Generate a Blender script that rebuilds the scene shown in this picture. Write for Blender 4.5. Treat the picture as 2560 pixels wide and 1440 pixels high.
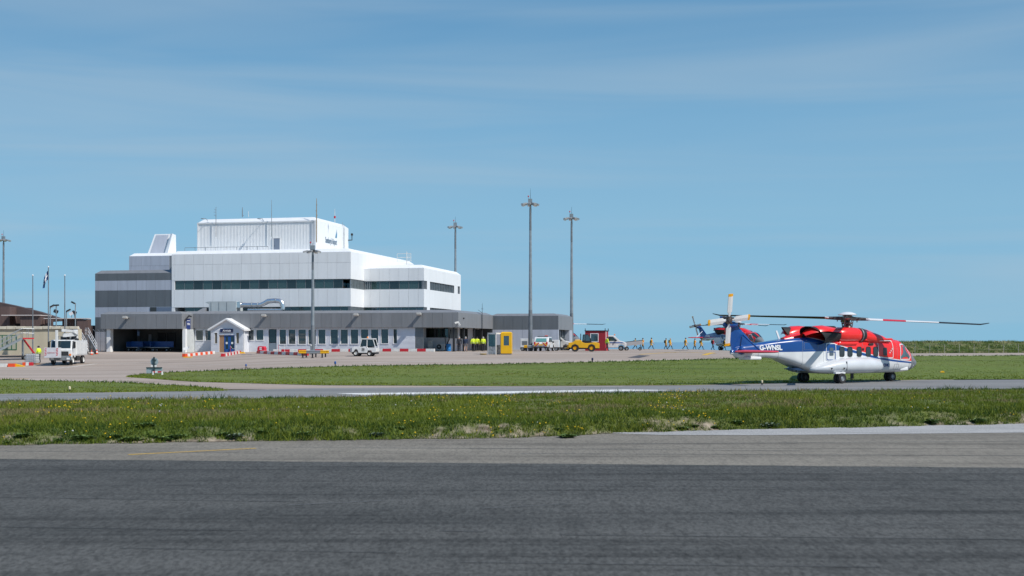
import bpy, bmesh, math, random
import numpy as np
from mathutils import Vector, Matrix, noise
R = math.radians
random.seed(7); rng = np.random.default_rng(7)
sc = bpy.context.scene
COL = sc.collection
for o in list(bpy.data.objects): bpy.data.objects.remove(o)

# ------------------------------------------------------------------ camera, sky, sun, exposure
F = 3200.0; CZ = 2.6; HY = 855.0        # focal length in photo pixels, eye height, horizon row
cam = bpy.data.cameras.new('camera'); cam.sensor_width = 36; cam.lens = 36 * F / 2560
cam.shift_y = (HY - 720) / 2560; cam.clip_start = 0.5; cam.clip_end = 120000
cam.dof.use_dof = True; cam.dof.focus_distance = 95; cam.dof.aperture_fstop = 1.8
co = bpy.data.objects.new('camera', cam); COL.objects.link(co)
co.location = (0, 0, CZ); co.rotation_euler = (R(90), 0, 0); sc.camera = co

SUN = Vector((2.15, -1.50, 2.85)).normalized()
w = bpy.data.worlds.new('World'); sc.world = w; w.use_nodes = True
nt = w.node_tree; nt.nodes.clear()
def wn(t, **k):
    n = nt.nodes.new(t)
    for a, b in k.items(): setattr(n, a, b)
    return n
sky = wn('ShaderNodeTexSky', sky_type='NISHITA', sun_disc=False)
sky.sun_elevation = math.asin(SUN.z); sky.sun_rotation = math.atan2(SUN.x, SUN.y)
sky.air_density = 1.0; sky.dust_density = 0.0; sky.ozone_density = 4.0; sky.altitude = 0
tint = wn('ShaderNodeMix', data_type='RGBA', blend_type='MULTIPLY'); tint.inputs[0].default_value = 1
tint.inputs[7].default_value = (0.44, 0.66, 0.80, 1)
nt.links.new(sky.outputs[0], tint.inputs[6])
# clear maritime air: the low sky stays blue down to the sea instead of yellowing
tcw = wn('ShaderNodeTexCoord'); sx_ = wn('ShaderNodeSeparateXYZ'); nt.links.new(tcw.outputs['Generated'], sx_.inputs[0])
ramp = wn('ShaderNodeValToRGB'); ce = ramp.color_ramp.elements
ce[0].position = 0.0; ce[0].color = (.188, .425, .640, 1); ce[1].position = 1.0; ce[1].color = (.035, .12, .33, 1)
for p_, c_ in ((.04, (.190, .418, .625)), (.10, (.235, .440, .605)), (.17, (.195, .395, .575)), (.25, (.10, .285, .49)), (.5, (.06, .20, .44))):
    e_ = ce.new(p_); e_.color = (*c_, 1)
nt.links.new(sx_.outputs[2], ramp.inputs[0])
rs = wn('ShaderNodeVectorMath', operation='SCALE'); rs.inputs['Scale'].default_value = 8.3; nt.links.new(ramp.outputs[0], rs.inputs[0])
skm = wn('ShaderNodeMix', data_type='RGBA'); skm.inputs[0].default_value = .82; nt.links.new(tint.outputs[2], skm.inputs[6]); nt.links.new(rs.outputs[0], skm.inputs[7])
# thin cirrus: long, faint horizontal streaks
geo = wn('ShaderNodeTexCoord'); mp = wn('ShaderNodeMapping'); mp.inputs['Scale'].default_value = (1.5, 1.5, 22)
mp.inputs['Rotation'].default_value = (R(1.5), R(-1.0), 0)
nt.links.new(geo.outputs['Generated'], mp.inputs[0])
nz = wn('ShaderNodeTexNoise'); nz.inputs['Scale'].default_value = 1.0; nz.inputs['Detail'].default_value = 4; nz.inputs['Roughness'].default_value = 0.48
nz.inputs['Distortion'].default_value = 0.6
nt.links.new(mp.outputs[0], nz.inputs['Vector'])
cr = wn('ShaderNodeMapRange'); cr.inputs[1].default_value = 0.42; cr.inputs[2].default_value = 0.78; cr.inputs[3].default_value = 0; cr.inputs[4].default_value = 0.42
cr.interpolation_type = 'SMOOTHSTEP'
nt.links.new(nz.outputs[0], cr.inputs[0])
cl = wn('ShaderNodeMix', data_type='RGBA'); cl.inputs[7].default_value = (3.1, 4.0, 4.75, 1)
nt.links.new(cr.outputs[0], cl.inputs[0]); nt.links.new(skm.outputs[2], cl.inputs[6])
bg = wn('ShaderNodeBackground'); bg.inputs[1].default_value = 0.12
nt.links.new(cl.outputs[2], bg.inputs[0])
wo = wn('ShaderNodeOutputWorld'); nt.links.new(bg.outputs[0], wo.inputs[0])
sl = bpy.data.lights.new('sun', 'SUN'); sl.energy = 4.0; sl.angle = R(0.5); sl.color = (1, 0.955, 0.88)
so = bpy.data.objects.new('sun', sl); COL.objects.link(so); so.rotation_euler = SUN.to_track_quat('Z', 'Y').to_euler()
so.location = (40, -20, 60)
sc.view_settings.view_transform = 'Standard'; sc.view_settings.look = 'None'
sc.view_settings.exposure = 0.15; sc.view_settings.gamma = 1.0; sc.view_settings.use_curve_mapping = False
sc.render.resolution_x, sc.render.resolution_y = 1024, 576

# ------------------------------------------------------------------ materials
MATS = {}
def mat(name, col, rough=0.6, metal=0.0, var=0.06, scale=1.2, bump=0.0, bscale=40, coat=0.0, spec=0.5, streak=None, dirt=0.0, pan=0.0):
    if name in MATS: return MATS[name]
    m = bpy.data.materials.new(name); m.use_nodes = True; t = m.node_tree; b = t.nodes['Principled BSDF']
    b.inputs['Roughness'].default_value = rough; b.inputs['Metallic'].default_value = metal
    b.inputs['Coat Weight'].default_value = coat; b.inputs['Specular IOR Level'].default_value = spec
    tc = t.nodes.new('ShaderNodeTexCoord'); n = t.nodes.new('ShaderNodeTexNoise')
    n.inputs['Scale'].default_value = scale; n.inputs['Detail'].default_value = 5; n.inputs['Roughness'].default_value = .6
    oi = t.nodes.new('ShaderNodeObjectInfo'); om = t.nodes.new('ShaderNodeMath'); om.operation = 'MULTIPLY'; om.inputs[1].default_value = 41.0; t.links.new(oi.outputs['Random'], om.inputs[0])
    va = t.nodes.new('ShaderNodeVectorMath'); va.operation = 'ADD'; t.links.new(tc.outputs['Object'], va.inputs[0]); t.links.new(om.outputs[0], va.inputs[1]); src = va.outputs[0]
    if streak:
        mp = t.nodes.new('ShaderNodeMapping'); mp.inputs['Scale'].default_value = streak
        t.links.new(src, mp.inputs[0]); src2 = mp.outputs[0]
    else: src2 = src
    t.links.new(src2, n.inputs['Vector'])
    r = t.nodes.new('ShaderNodeMapRange'); r.inputs[1].default_value = .3; r.inputs[2].default_value = .7
    r.inputs[3].default_value = 1 - var * 1.6 - dirt; r.inputs[4].default_value = 1 + var
    t.links.new(n.outputs[0], r.inputs[0])
    mx = t.nodes.new('ShaderNodeMix'); mx.data_type = 'RGBA'; mx.blend_type = 'MULTIPLY'; mx.inputs[0].default_value = 1
    mx.inputs[6].default_value = (*col, 1); t.links.new(r.outputs[0], mx.inputs[7])
    cur = mx.outputs[2]
    if pan:                       # sheets differ a little from one another
        pr_ = t.nodes.new('ShaderNodeMapRange'); pr_.inputs[3].default_value = 1 - pan; pr_.inputs[4].default_value = 1 + pan * .4; t.links.new(oi.outputs['Random'], pr_.inputs[0])
        pm_ = t.nodes.new('ShaderNodeMix'); pm_.data_type = 'RGBA'; pm_.blend_type = 'MULTIPLY'; pm_.inputs[0].default_value = 1; t.links.new(cur, pm_.inputs[6]); t.links.new(pr_.outputs[0], pm_.inputs[7]); cur = pm_.outputs[2]
    t.links.new(cur, b.inputs['Base Color'])
    if bump:
        n2 = t.nodes.new('ShaderNodeTexNoise'); n2.inputs['Scale'].default_value = bscale; n2.inputs['Detail'].default_value = 3
        t.links.new(src, n2.inputs['Vector']); bp = t.nodes.new('ShaderNodeBump'); bp.inputs['Strength'].default_value = bump
        t.links.new(n2.outputs[0], bp.inputs['Height']); t.links.new(bp.outputs[0], b.inputs['Normal'])
    MATS[name] = m; return m
def glassmat(name, tint, refl=1.0, alpha=0.55):
    m = bpy.data.materials.new(name); m.use_nodes = True; t = m.node_tree; t.nodes.clear()
    out = t.nodes.new('ShaderNodeOutputMaterial'); tr = t.nodes.new('ShaderNodeBsdfTransparent'); tr.inputs[0].default_value = (*tint, 1)
    gl = t.nodes.new('ShaderNodeBsdfGlossy'); gl.inputs['Roughness'].default_value = .03; gl.inputs[0].default_value = (.9, .95, 1, 1)
    df = t.nodes.new('ShaderNodeBsdfDiffuse'); df.inputs[0].default_value = (tint[0] * .2, tint[1] * .25, tint[2] * .25, 1)
    m1 = t.nodes.new('ShaderNodeMixShader'); m1.inputs[0].default_value = 1 - alpha
    t.links.new(df.outputs[0], m1.inputs[2]); t.links.new(tr.outputs[0], m1.inputs[1])
    fr = t.nodes.new('ShaderNodeFresnel'); fr.inputs[0].default_value = 1.45 + .25 * refl
    m2 = t.nodes.new('ShaderNodeMixShader'); t.links.new(fr.outputs[0], m2.inputs[0])
    t.links.new(m1.outputs[0], m2.inputs[1]); t.links.new(gl.outputs[0], m2.inputs[2]); t.links.new(m2.outputs[0], out.inputs[0])
    MATS[name] = m; return m
WHITE = mat('white_cladding', (.80, .81, .82), .45, var=.03, scale=1, streak=(1.6, 1.6, .16), pan=.035)
CORR = mat('white_corrugated', (.80, .81, .82), .45, var=.02)
JOINT = mat('joint_shadow_gap', (.22, .24, .26), .8)
FASC = mat('grey_fascia', (.215, .222, .235), .5, var=.07, scale=1, streak=(1.8, 1.8, .25), pan=.07)
DGREY = mat('dark_grey_cladding', (.135, .15, .165), .5, var=.06, scale=1, streak=(1.8, 1.8, .25), pan=.08)
LGREY = mat('light_grey_cladding', (.44, .47, .54), .5, var=.06, scale=1, streak=(1.8, 1.8, .2), pan=.05)
BOARD = mat('white_weatherboard', (.66, .68, .73), .6, var=.05, scale=.8)
TRIM = mat('white_trim', (.80, .80, .80), .5, var=.03)
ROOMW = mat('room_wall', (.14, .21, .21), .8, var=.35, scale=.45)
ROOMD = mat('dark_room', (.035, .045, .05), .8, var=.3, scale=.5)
GLASS = glassmat('teal_glass', (.42, .62, .60)); GLASSB = glassmat('blue_glass', (.3, .45, .55), 1.6, .35); GLASSD = glassmat('dark_glass', (.12, .17, .18), 1.0, .4)
GLASSL = glassmat('hall_glass', (.34, .42, .43), 1.3, .62)
GALV = mat('galvanised_steel', (.33, .36, .38), .45, .55, var=.14, scale=1.5)
GALVD = mat('weathered_steel', (.21, .23, .25), .55, .4, var=.15, scale=1.5)
BLACK = mat('black_paint', (.018, .018, .02), .5); RUBBER = mat('rubber', (.022, .022, .024), .8, var=.2, scale=6)
DARK = mat('dark_metal', (.05, .052, .058), .45, .5, var=.2, scale=5)
RED = mat('red_plastic', (.55, .02, .03), .45, var=.08, scale=3, dirt=.05); ORED = mat('orange_red_plastic', (.75, .08, .02), .45, var=.06, scale=3)
WPL = mat('white_plastic', (.72, .71, .68), .5, var=.1, scale=3, dirt=.06)
YEL = mat('yellow_paint', (.78, .42, .01), .4, var=.05, scale=2, dirt=.04); YELB = mat('bright_yellow', (.85, .47, .006), .4, var=.05, dirt=.03)
VWHITE = mat('vehicle_white', (.74, .74, .73), .3, var=.06, scale=2.5, coat=.4, dirt=.05)
SILVER = mat('foil_duct', (.75, .76, .78), .25, .9, var=.08, scale=3, bump=.25, bscale=6)
NAVY = mat('navy_blue', (.012, .022, .085), .5); BLUE = mat('royal_blue', (.012, .09, .33), .4); BARREL = mat('barrel_blue', (.02, .20, .52), .4)
HIVIS = mat('hi_vis_yellow', (.72, .88, .03), .7); ORANGE = mat('survival_suit_yellow', (.80, .42, .015), .7); ORG = mat('orange_fabric', (.78, .16, .015), .7)
SKIN = mat('skin', (.50, .31, .23), .6); HAIRG = mat('grey_hair', (.42, .40, .38), .8); HAIRD = mat('dark_hair', (.03, .025, .02), .8)
CLDARK = mat('dark_cloth', (.022, .024, .032), .9); CLGREY = mat('grey_cloth', (.16, .15, .16), .9); CLBLUE = mat('blue_cloth', (.02, .035, .075), .9); CLRED = mat('red_cloth', (.55, .02, .03), .8)
BROWN = mat('brown_cladding', (.115, .075, .068), .7, var=.12, scale=1, streak=(4, 4, .4)); BROWND = mat('dark_brown', (.045, .03, .028), .8); BROOF = mat('brown_roof', (.085, .06, .058), .75, var=.1)
CREAM = mat('cream_render', (.52, .46, .34), .85, var=.08, scale=.6, streak=(1, 1, .35)); COPE = mat('stone_coping', (.62, .57, .46), .85, var=.15, scale=1.5)
WOOD = mat('brown_board', (.36, .21, .12), .7, var=.08); PINK = mat('pinkish_red', (.68, .06, .09), .4)
TAIL = mat('tail_light', (.6, .03, .02), .3); AMBER = mat('amber_lens', (.85, .22, .02), .25)
GREENB = mat('bottle_green', (.02, .12, .06), .5); CABRED = mat('cabin_red', (.33, .015, .028), .6, var=.1, scale=1.5, streak=(6, 6, .6))

# ------------------------------------------------------------------ mesh helper
class MB:
    def __init__(s): s.v = []; s.f = []; s.m = []
    def add(s, vs, fs, mi=0):
        o = len(s.v); s.v += [tuple(p) for p in vs]
        for f in fs: s.f.append(tuple(o + i for i in f)); s.m.append(mi)
        return s
    def bx(s, x0, x1, y0, y1, z0, z1, mi=0):
        vs = [(x, y, z) for z in (z0, z1) for y in (y0, y1) for x in (x0, x1)]
        return s.add(vs, [(0, 2, 3, 1), (4, 5, 7, 6), (0, 1, 5, 4), (2, 6, 7, 3), (0, 4, 6, 2), (1, 3, 7, 5)], mi)
    def obx(s, c, size, rot, mi=0):          # oriented box
        h = [v / 2 for v in size]; M = Matrix.Rotation(rot[2], 3, 'Z') @ Matrix.Rotation(rot[1], 3, 'Y') @ Matrix.Rotation(rot[0], 3, 'X')
        vs = [Vector(c) + M @ Vector((x, y, z)) for z in (-h[2], h[2]) for y in (-h[1], h[1]) for x in (-h[0], h[0])]
        return s.add(vs, [(0, 2, 3, 1), (4, 5, 7, 6), (0, 1, 5, 4), (2, 6, 7, 3), (0, 4, 6, 2), (1, 3, 7, 5)], mi)
    def ext(s, prof, y0, y1, mi=0, inset=0.0):   # (x,z) profile pushed along y
        n = len(prof); cx = sum(p[0] for p in prof) / n
        vs = [(p[0], y0, p[1]) for p in prof] + [(p[0], y1, p[1]) for p in prof]
        return s.add(vs, [tuple(range(n)), tuple(range(2 * n - 1, n - 1, -1))] + [(i, i + n, (i + 1) % n + n, (i + 1) % n) for i in range(n)], mi)
    def exx(s, prof, x0, x1, mi=0):          # (y,z) profile pushed along x
        n = len(prof); vs = [(x0, p[0], p[1]) for p in prof] + [(x1, p[0], p[1]) for p in prof]
        return s.add(vs, [tuple(range(n - 1, -1, -1)), tuple(range(n, 2 * n))] + [(i, (i + 1) % n, (i + 1) % n + n, i + n) for i in range(n)], mi)
    def loft(s, rings, mi=0, caps=True):
        n = len(rings[0]); fs = []
        for k in range(len(rings) - 1):
            for i in range(n): j = (i + 1) % n; fs.append((k * n + i, k * n + j, (k + 1) * n + j, (k + 1) * n + i))
        if caps: fs += [tuple(range(n - 1, -1, -1)), tuple((len(rings) - 1) * n + i for i in range(n))]
        return s.add([p for r in rings for p in r], fs, mi)
    def tube(s, pts, r, n=8, mi=0, caps=True):
        pts = [Vector(p) for p in pts]; rr = r if isinstance(r, (list, tuple)) else [r] * len(pts); rings = []
        up = None
        for i, p in enumerate(pts):
            d = (pts[min(i + 1, len(pts) - 1)] - pts[max(i - 1, 0)]).normalized()
            if up is None: up = d.orthogonal().normalized()
            up = (up - d * up.dot(d)).normalized(); sd = d.cross(up)
            rings.append([p + (up * math.cos(2 * math.pi * k / n) + sd * math.sin(2 * math.pi * k / n)) * rr[i] for k in range(n)])
        return s.loft(rings, mi, caps)
    def lathe(s, prof, c=(0, 0, 0), axis='z', n=20, mi=0):   # prof: (radius, height)
        rings = []
        for r, h in prof:
            ring = []
            for k in range(n):
                a = 2 * math.pi * k / n; p = (r * math.cos(a), r * math.sin(a), h)
                if axis == 'y': p = (p[0], p[2], p[1])
                if axis == 'x': p = (p[2], p[0], p[1])
                ring.append((p[0] + c[0], p[1] + c[1], p[2] + c[2]))
            rings.append(ring)
        return s.loft(rings, mi)
    def quad(s, a, b, c, d, mi=0): return s.add([a, b, c, d], [(0, 1, 2, 3)], mi)
    def mesh(s, name, mats, smooth=False, bevel=0.0, seg=2, sharp=35):
        me = bpy.data.meshes.new(name); me.from_pydata(s.v, [], s.f)
        for m in (mats if isinstance(mats, (list, tuple)) else [mats]): me.materials.append(m)
        me.polygons.foreach_set('material_index', s.m)
        bm = bmesh.new(); bm.from_mesh(me)
        if bevel:
            bmesh.ops.remove_doubles(bm, verts=bm.verts, dist=1e-5)
            ed = [e for e in bm.edges if len(e.link_faces) == 2 and e.calc_face_angle(0) > .5]
            bmesh.ops.bevel(bm, geom=ed, offset=bevel, segments=seg, profile=.5, affect='EDGES', clamp_overlap=True)
        bmesh.ops.recalc_face_normals(bm, faces=bm.faces); bm.to_mesh(me); bm.free()
        if smooth:
            me.polygons.foreach_set('use_smooth', [True] * len(me.polygons)); me.set_sharp_from_angle(angle=R(sharp))
        return me
    def build(s, name, mats, parent=None, smooth=False, bevel=0.0, loc=None, seg=2, sharp=35, label=None):
        return obj(name, s.mesh(name, mats, smooth, bevel, seg, sharp), parent, loc, label)
def obj(name, me, parent=None, loc=None, label=None):
    o = bpy.data.objects.new(name, me); COL.objects.link(o)
    if parent: o.parent = parent
    if loc is not None: o.location = loc
    if label: o['label'] = label
    return o
def tag(o, label, cat, group=None):
    o['label'] = label; o['category'] = cat
    if group: o['group'] = group
    return o
def thing(name, label, cat, loc=(0, 0, 0), rz=0.0, group=None):
    o = bpy.data.objects.new(name, None); COL.objects.link(o); o.location = loc; o.rotation_euler = (0, 0, rz); o.empty_display_size = .3
    return tag(o, label, cat, group)
def struct(o, kind='structure'): o['kind'] = kind; return o
def kids(o): return [c for c in bpy.data.objects if c.parent == o]
def copy_tree(o, parent=None, skip=()):
    c = o.copy(); COL.objects.link(c)
    if parent: c.parent = parent
    for k in list(o.children):
        if k not in skip: copy_tree(k, c, skip)
    return c
def text(name, s, size, m, parent, loc, rot, sx=1.0, sy=1.0, shear=0.0, align='CENTER', ext=.004, bold=0.0):
    cu = bpy.data.curves.new(name, 'FONT'); cu.body = s; cu.size = size; cu.align_x = align; cu.align_y = 'CENTER'; cu.extrude = ext; cu.shear = shear; cu.offset = bold
    t = bpy.data.objects.new('tmp', cu); COL.objects.link(t); bpy.context.view_layer.update()
    me = bpy.data.meshes.new_from_object(t.evaluated_get(bpy.context.evaluated_depsgraph_get())); bpy.data.objects.remove(t)
    me.name = name; me.materials.clear(); me.materials.append(m)
    o = obj(name, me, parent, loc); o.rotation_euler = rot; o.scale = (sx, sy, 1); return o

# ------------------------------------------------------------------ terrain height and photo-to-ground measure
def ss(a, b, x):
    t = min(1, max(0, (x - a) / (b - a))); return t * t * (3 - 2 * t)
def hgt(X, Y):
    l = ss(-14, -40, X) if X < -14 else 0.0
    l = ss(14, 40, -X)
    z = 1.47 * ((1 - l) * ss(82, 148, Y) + l * ss(110, 165, Y))
    r = ss(22, 48, X); z *= 1 - .26 * r
    z -= 9.5 * ss(203, 300, Y) + 9.5 * ss(230, 330, abs(X)) + 9 * ss(-200, -300, Y) * (Y < -200)
    return z
def G(x, y):
    k = (x - 1280) / F; q = (y - HY) / F
    Y = max(4.0, (CZ - 1.5) / max(q, .005) - 1)
    while Y < 202:
        if CZ - q * Y <= hgt(k * Y, Y): break
        Y += .5
    lo, hi = Y - .5, Y
    for _ in range(30):
        mid = (lo + hi) / 2
        if CZ - q * mid <= hgt(k * mid, mid): hi = mid
        else: lo = mid
    return Vector((k * hi, hi, hgt(k * hi, hi)))
def at(x, Y, dz=0.0):
    X = (x - 1280) * Y / F; return Vector((X, Y, hgt(X, Y) + dz))
def lerp_poly(pl, x):
    for (x0, y0), (x1, y1) in zip(pl, pl[1:]):
        if x <= x1 or (x1, y1) == pl[-1]: return y0 + (y1 - y0) * (x - x0) / (x1 - x0)
# ------------------------------------------------------------------ ground surfaces
def gmat(name, ca, cb, big=(.12, .5, 1), fine=30.0, famt=.25, rough=.9, bump=.3, cracks=None, thr=(.35, .65), spec=.3, streaks=None):
    m = bpy.data.materials.new(name); m.use_nodes = True; t = m.node_tree; b = t.nodes['Principled BSDF']; N = t.nodes.new; L = t.links.new
    b.inputs['Roughness'].default_value = rough; b.inputs['Specular IOR Level'].default_value = spec
    tc = N('ShaderNodeTexCoord'); mp = N('ShaderNodeMapping'); mp.inputs['Scale'].default_value = big; L(tc.outputs['Object'], mp.inputs[0])
    n1 = N('ShaderNodeTexNoise'); n1.inputs['Scale'].default_value = 1; n1.inputs['Detail'].default_value = 6; n1.inputs['Roughness'].default_value = .62; L(mp.outputs[0], n1.inputs[0])
    r1 = N('ShaderNodeMapRange'); r1.inputs[1].default_value, r1.inputs[2].default_value = thr; L(n1.outputs[0], r1.inputs[0])
    mx = N('ShaderNodeMix'); mx.data_type = 'RGBA'; mx.inputs[6].default_value = (*ca, 1); mx.inputs[7].default_value = (*cb, 1); L(r1.outputs[0], mx.inputs[0])
    n2 = N('ShaderNodeTexNoise'); n2.inputs['Scale'].default_value = fine; n2.inputs['Detail'].default_value = 4; n2.inputs['Roughness'].default_value = .75; L(tc.outputs['Object'], n2.inputs[0])
    r2 = N('ShaderNodeMapRange'); r2.inputs[1].default_value = .3; r2.inputs[2].default_value = .7; r2.inputs[3].default_value = 1 - famt; r2.inputs[4].default_value = 1 + famt; L(n2.outputs[0], r2.inputs[0])
    m2 = N('ShaderNodeMix'); m2.data_type = 'RGBA'; m2.blend_type = 'MULTIPLY'; m2.inputs[0].default_value = 1; L(mx.outputs[2], m2.inputs[6]); L(r2.outputs[0], m2.inputs[7])
    cur = m2.outputs[2]
    if streaks:                        # rubber and weathering drawn out along the way vehicles roll
        for sx, sy, lo, amt in streaks:
            mp3 = N('ShaderNodeMapping'); mp3.inputs['Scale'].default_value = (sx, sy, 1); mp3.inputs['Rotation'].default_value = (0, 0, R(-1.2)); L(tc.outputs['Object'], mp3.inputs[0])
            n3 = N('ShaderNodeTexNoise'); n3.inputs['Scale'].default_value = 1; n3.inputs['Detail'].default_value = 3; n3.inputs['Roughness'].default_value = .7; L(mp3.outputs[0], n3.inputs[0])
            r3 = N('ShaderNodeMapRange'); r3.inputs[1].default_value = lo; r3.inputs[2].default_value = lo + .1; r3.inputs[3].default_value = 1; r3.inputs[4].default_value = 1 - amt; L(n3.outputs[0], r3.inputs[0])
            m3 = N('ShaderNodeMix'); m3.data_type = 'RGBA'; m3.blend_type = 'MULTIPLY'; m3.inputs[0].default_value = 1; L(cur, m3.inputs[6]); L(r3.outputs[0], m3.inputs[7]); cur = m3.outputs[2]
    L(cur, b.inputs['Base Color'])
    bp = N('ShaderNodeBump'); bp.inputs['Strength'].default_value = bump; bp.inputs['Distance'].default_value = .02; L(n2.outputs[0], bp.inputs['Height']); L(bp.outputs[0], b.inputs['Normal'])
    MATS[name] = m; return m
ASPH = gmat('dark_asphalt', (.082, .084, .081), (.112, .113, .108), (.10, .45, 1), 14, .42, .9, .6, spec=.12, streaks=[(.035, 1.3, .54, .30), (.10, 4.0, .57, .26), (2.4, .8, .5, .16), (15, 4.0, .48, .30), (26, 7, .56, .3)])
TAN = gmat('worn_asphalt', (.190, .172, .142), (.250, .228, .188), (.09, .5, 1), 22, .26, .9, .4, streaks=[(.03, 1.0, .53, .24), (.09, 3.2, .56, .2), (2.0, .6, .5, .12), (13, 3.0, .48, .22)])
TAXI = gmat('taxiway_asphalt', (.185, .187, .185), (.24, .24, .235), (.05, .35, 1), 12, .14, .9, .2, streaks=[(.012, .5, .54, .22), (.03, 1.2, .58, .16)])
APRON = gmat('pinkish_apron', (.335, .272, .225), (.42, .352, .30), (.035, .14, 1), 6, .10, .9, .1, streaks=[(.014, .34, .54, .30), (.05, .5, .58, .16), (.03, 1.1, .57, .22)])
GRAVEL = gmat('pale_gravel', (.30, .30, .295), (.40, .395, .385), (.3, .8, 1), 18, .42, .95, .8)
TURF = gmat('turf', (.075, .112, .018), (.125, .140, .036), (.06, .25, 1), 2.5, .35, .95, .5)
MTURF = gmat('mown_turf', (.102, .150, .020), (.140, .165, .034), (.05, .28, 1), 1.6, .3, .95, .4, streaks=[(.02, .22, .52, .2)])
DUNE = gmat('dune_turf', (.07, .11, .025), (.15, .16, .06), (.15, .3, 1), 2, .4, .95, .5)
WATER = mat('sea_water', (.165, .345, .465), .45, var=.05, scale=.02, spec=.5, bump=.05, bscale=.3)
PAINTW = gmat('white_marking', (.62, .62, .60), (.74, .74, .72), (.4, .8, 1), 12, .16, .8, .2)
PAINTF = gmat('faded_white_marking', (.44, .40, .36), (.54, .50, .46), (.3, .8, 1), 10, .2, .85, .2)
PAINTY = gmat('yellow_marking', (.62, .38, .03), (.55, .36, .10), (.3, .8, 1), 10, .2, .85, .2)
PATCH = gmat('dark_patch', (.075, .075, .085), (.11, .11, .115), (.2, .6, 1), 8, .2, .9, .2)

def grid_mesh(name, P, m, uvt=None):
    ny, nx = len(P), len(P[0]); me = bpy.data.meshes.new(name)
    me.from_pydata([tuple(p) for r in P for p in r], [], [(j * nx + i, j * nx + i + 1, (j + 1) * nx + i + 1, (j + 1) * nx + i) for j in range(ny - 1) for i in range(nx - 1)])
    me.materials.append(m); me.polygons.foreach_set('use_smooth', [True] * len(me.polygons)); return me
xs = list(np.arange(-340, 341, 5.0)); ys = list(np.arange(-320, -20, 20.0)) + list(np.arange(-20, 60, 8.0)) + list(np.arange(60, 215, 2.5)) + list(np.arange(215, 345, 6.0))
g = struct(obj('ground', grid_mesh('ground', [[(x, y, hgt(x, y) - .02) for x in xs] for y in ys], TURF)))
mb = MB(); mb.add([(40000 * math.cos(a * math.pi / 32), 40000 * math.sin(a * math.pi / 32), -6.0) for a in range(64)], [tuple(range(64))])
struct(mb.build('sea', WATER))

def strip(name, near, far, m, off, x0=-700, x1=3300, nx=80, ny=8, prof=None, kind='structure'):
    P = []
    rows = [[None] * nx for _ in range(ny)]
    for i in range(nx):
        x = x0 + (x1 - x0) * i / (nx - 1); a = G(x, lerp_poly(near, x)); b = G(x, lerp_poly(far, x))
        for j in range(ny):
            t = j / (ny - 1); X = a.x + (b.x - a.x) * t; Y = a.y + (b.y - a.y) * t
            rows[j][i] = (X, Y, hgt(X, Y) + off + (prof(X, Y, t) if prof else 0))
    return struct(obj(name, grid_mesh(name, rows, m)), kind)
VN = [(-700, 1122), (0, 1113), (640, 1103), (1280, 1095), (1560, 1082), (1920, 1073), (2560, 1060), (3300, 1046)]      # near lip of the verge
VF = [(-700, 1016), (0, 1008), (640, 1000), (1280, 990), (1920, 980), (2560, 976.5), (3300, 974)]                        # far lip of the verge
# runway side: worn asphalt sheet, newer dark asphalt over it
P = []
bnd = []
for i in range(240):
    x = -900 + 4400 * i / 239; bnd.append((G(x, lerp_poly(VN, x) - 6), G(x, 1148 + 22 * x / 2560 + .9 * noise.noise(Vector((x * .006, 2, 0))))))
struct(obj('runway_shoulder', grid_mesh('runway_shoulder', [[(a.x + (a.x * 0), a.y, .0) for a, b in bnd], [(b.x, b.y - 1.5, .0) for a, b in bnd]], TAN)))
struct(obj('runway', grid_mesh('runway', [[(b.x, b.y, .006) for a, b in bnd], [(b.x * 1.0, 8, .006) for a, b in bnd], [(b.x * 1.5, -60, .006) for a, b in bnd]], ASPH)))
strip('gravel_strip', [(1530, 1083.4), (1640, 1088), (1920, 1088.5), (2560, 1082), (3300, 1074)], [(1500, 1083), (1560, 1080), (1920, 1070), (2560, 1057), (3300, 1043)], GRAVEL, .008, 1530, 3300, 30, 3)
# apron and taxiway sheets
struct(obj('apron', grid_mesh('apron', [[(x, y, hgt(x, y) + .012) for x in np.arange(-110, 30.1, 2.5)] for y in np.arange(70, 205.1, 2.5)], APRON)))
TN = [(x, y + 3) for x, y in VF]
TFAR = [(-700, 991), (0, 985), (555, 977), (800, 971), (1280, 967.5), (1700, 965), (1900, 961), (2100, 955.5), (2300, 951), (2560, 949.5), (3300, 946)]
strip('taxiway', TN, TFAR, TAXI, .02, ny=6)
# service road on the right in front of the dune bank
strip('service_road', [(2000, 893), (2290, 890.5), (2560, 889), (3300, 886)], [(2000, 886), (2290, 883.5), (2560, 882.5), (3300, 880)], APRON, .02, 1960, 3200, 30, 3)
# verges
MN = [(318, 943), (480, 955), (800, 964), (1270, 966), (1700, 964), (1900, 960), (2100, 954.5), (2300, 950), (2560, 948.5), (3300, 945)]
MF = [(318, 942), (400, 933), (640, 923), (900, 915), (1280, 910), (1500, 905), (1830, 897), (2000, 893), (2290, 890.5), (2560, 889), (3300, 886)]
mprof = lambda X, Y, t: .05 * min(1, 6 * t, 6 * (1 - t)) + .05 * noise.noise(Vector((X * .12, Y * .1, 3)))* min(1, 5 * t, 5 * (1 - t))
strip('grass_verge', MN, MF, MTURF, .03, 318, 3300, 160, 14, mprof)
LN = [(-700, 991), (0, 986), (555, 978)]; LF = [(-700, 926), (0, 950), (300, 958), (480, 968), (555, 976.5)]
strip('grass_verge', LN, LF, MTURF, .03, -700, 555, 60, 8, mprof)
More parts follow.
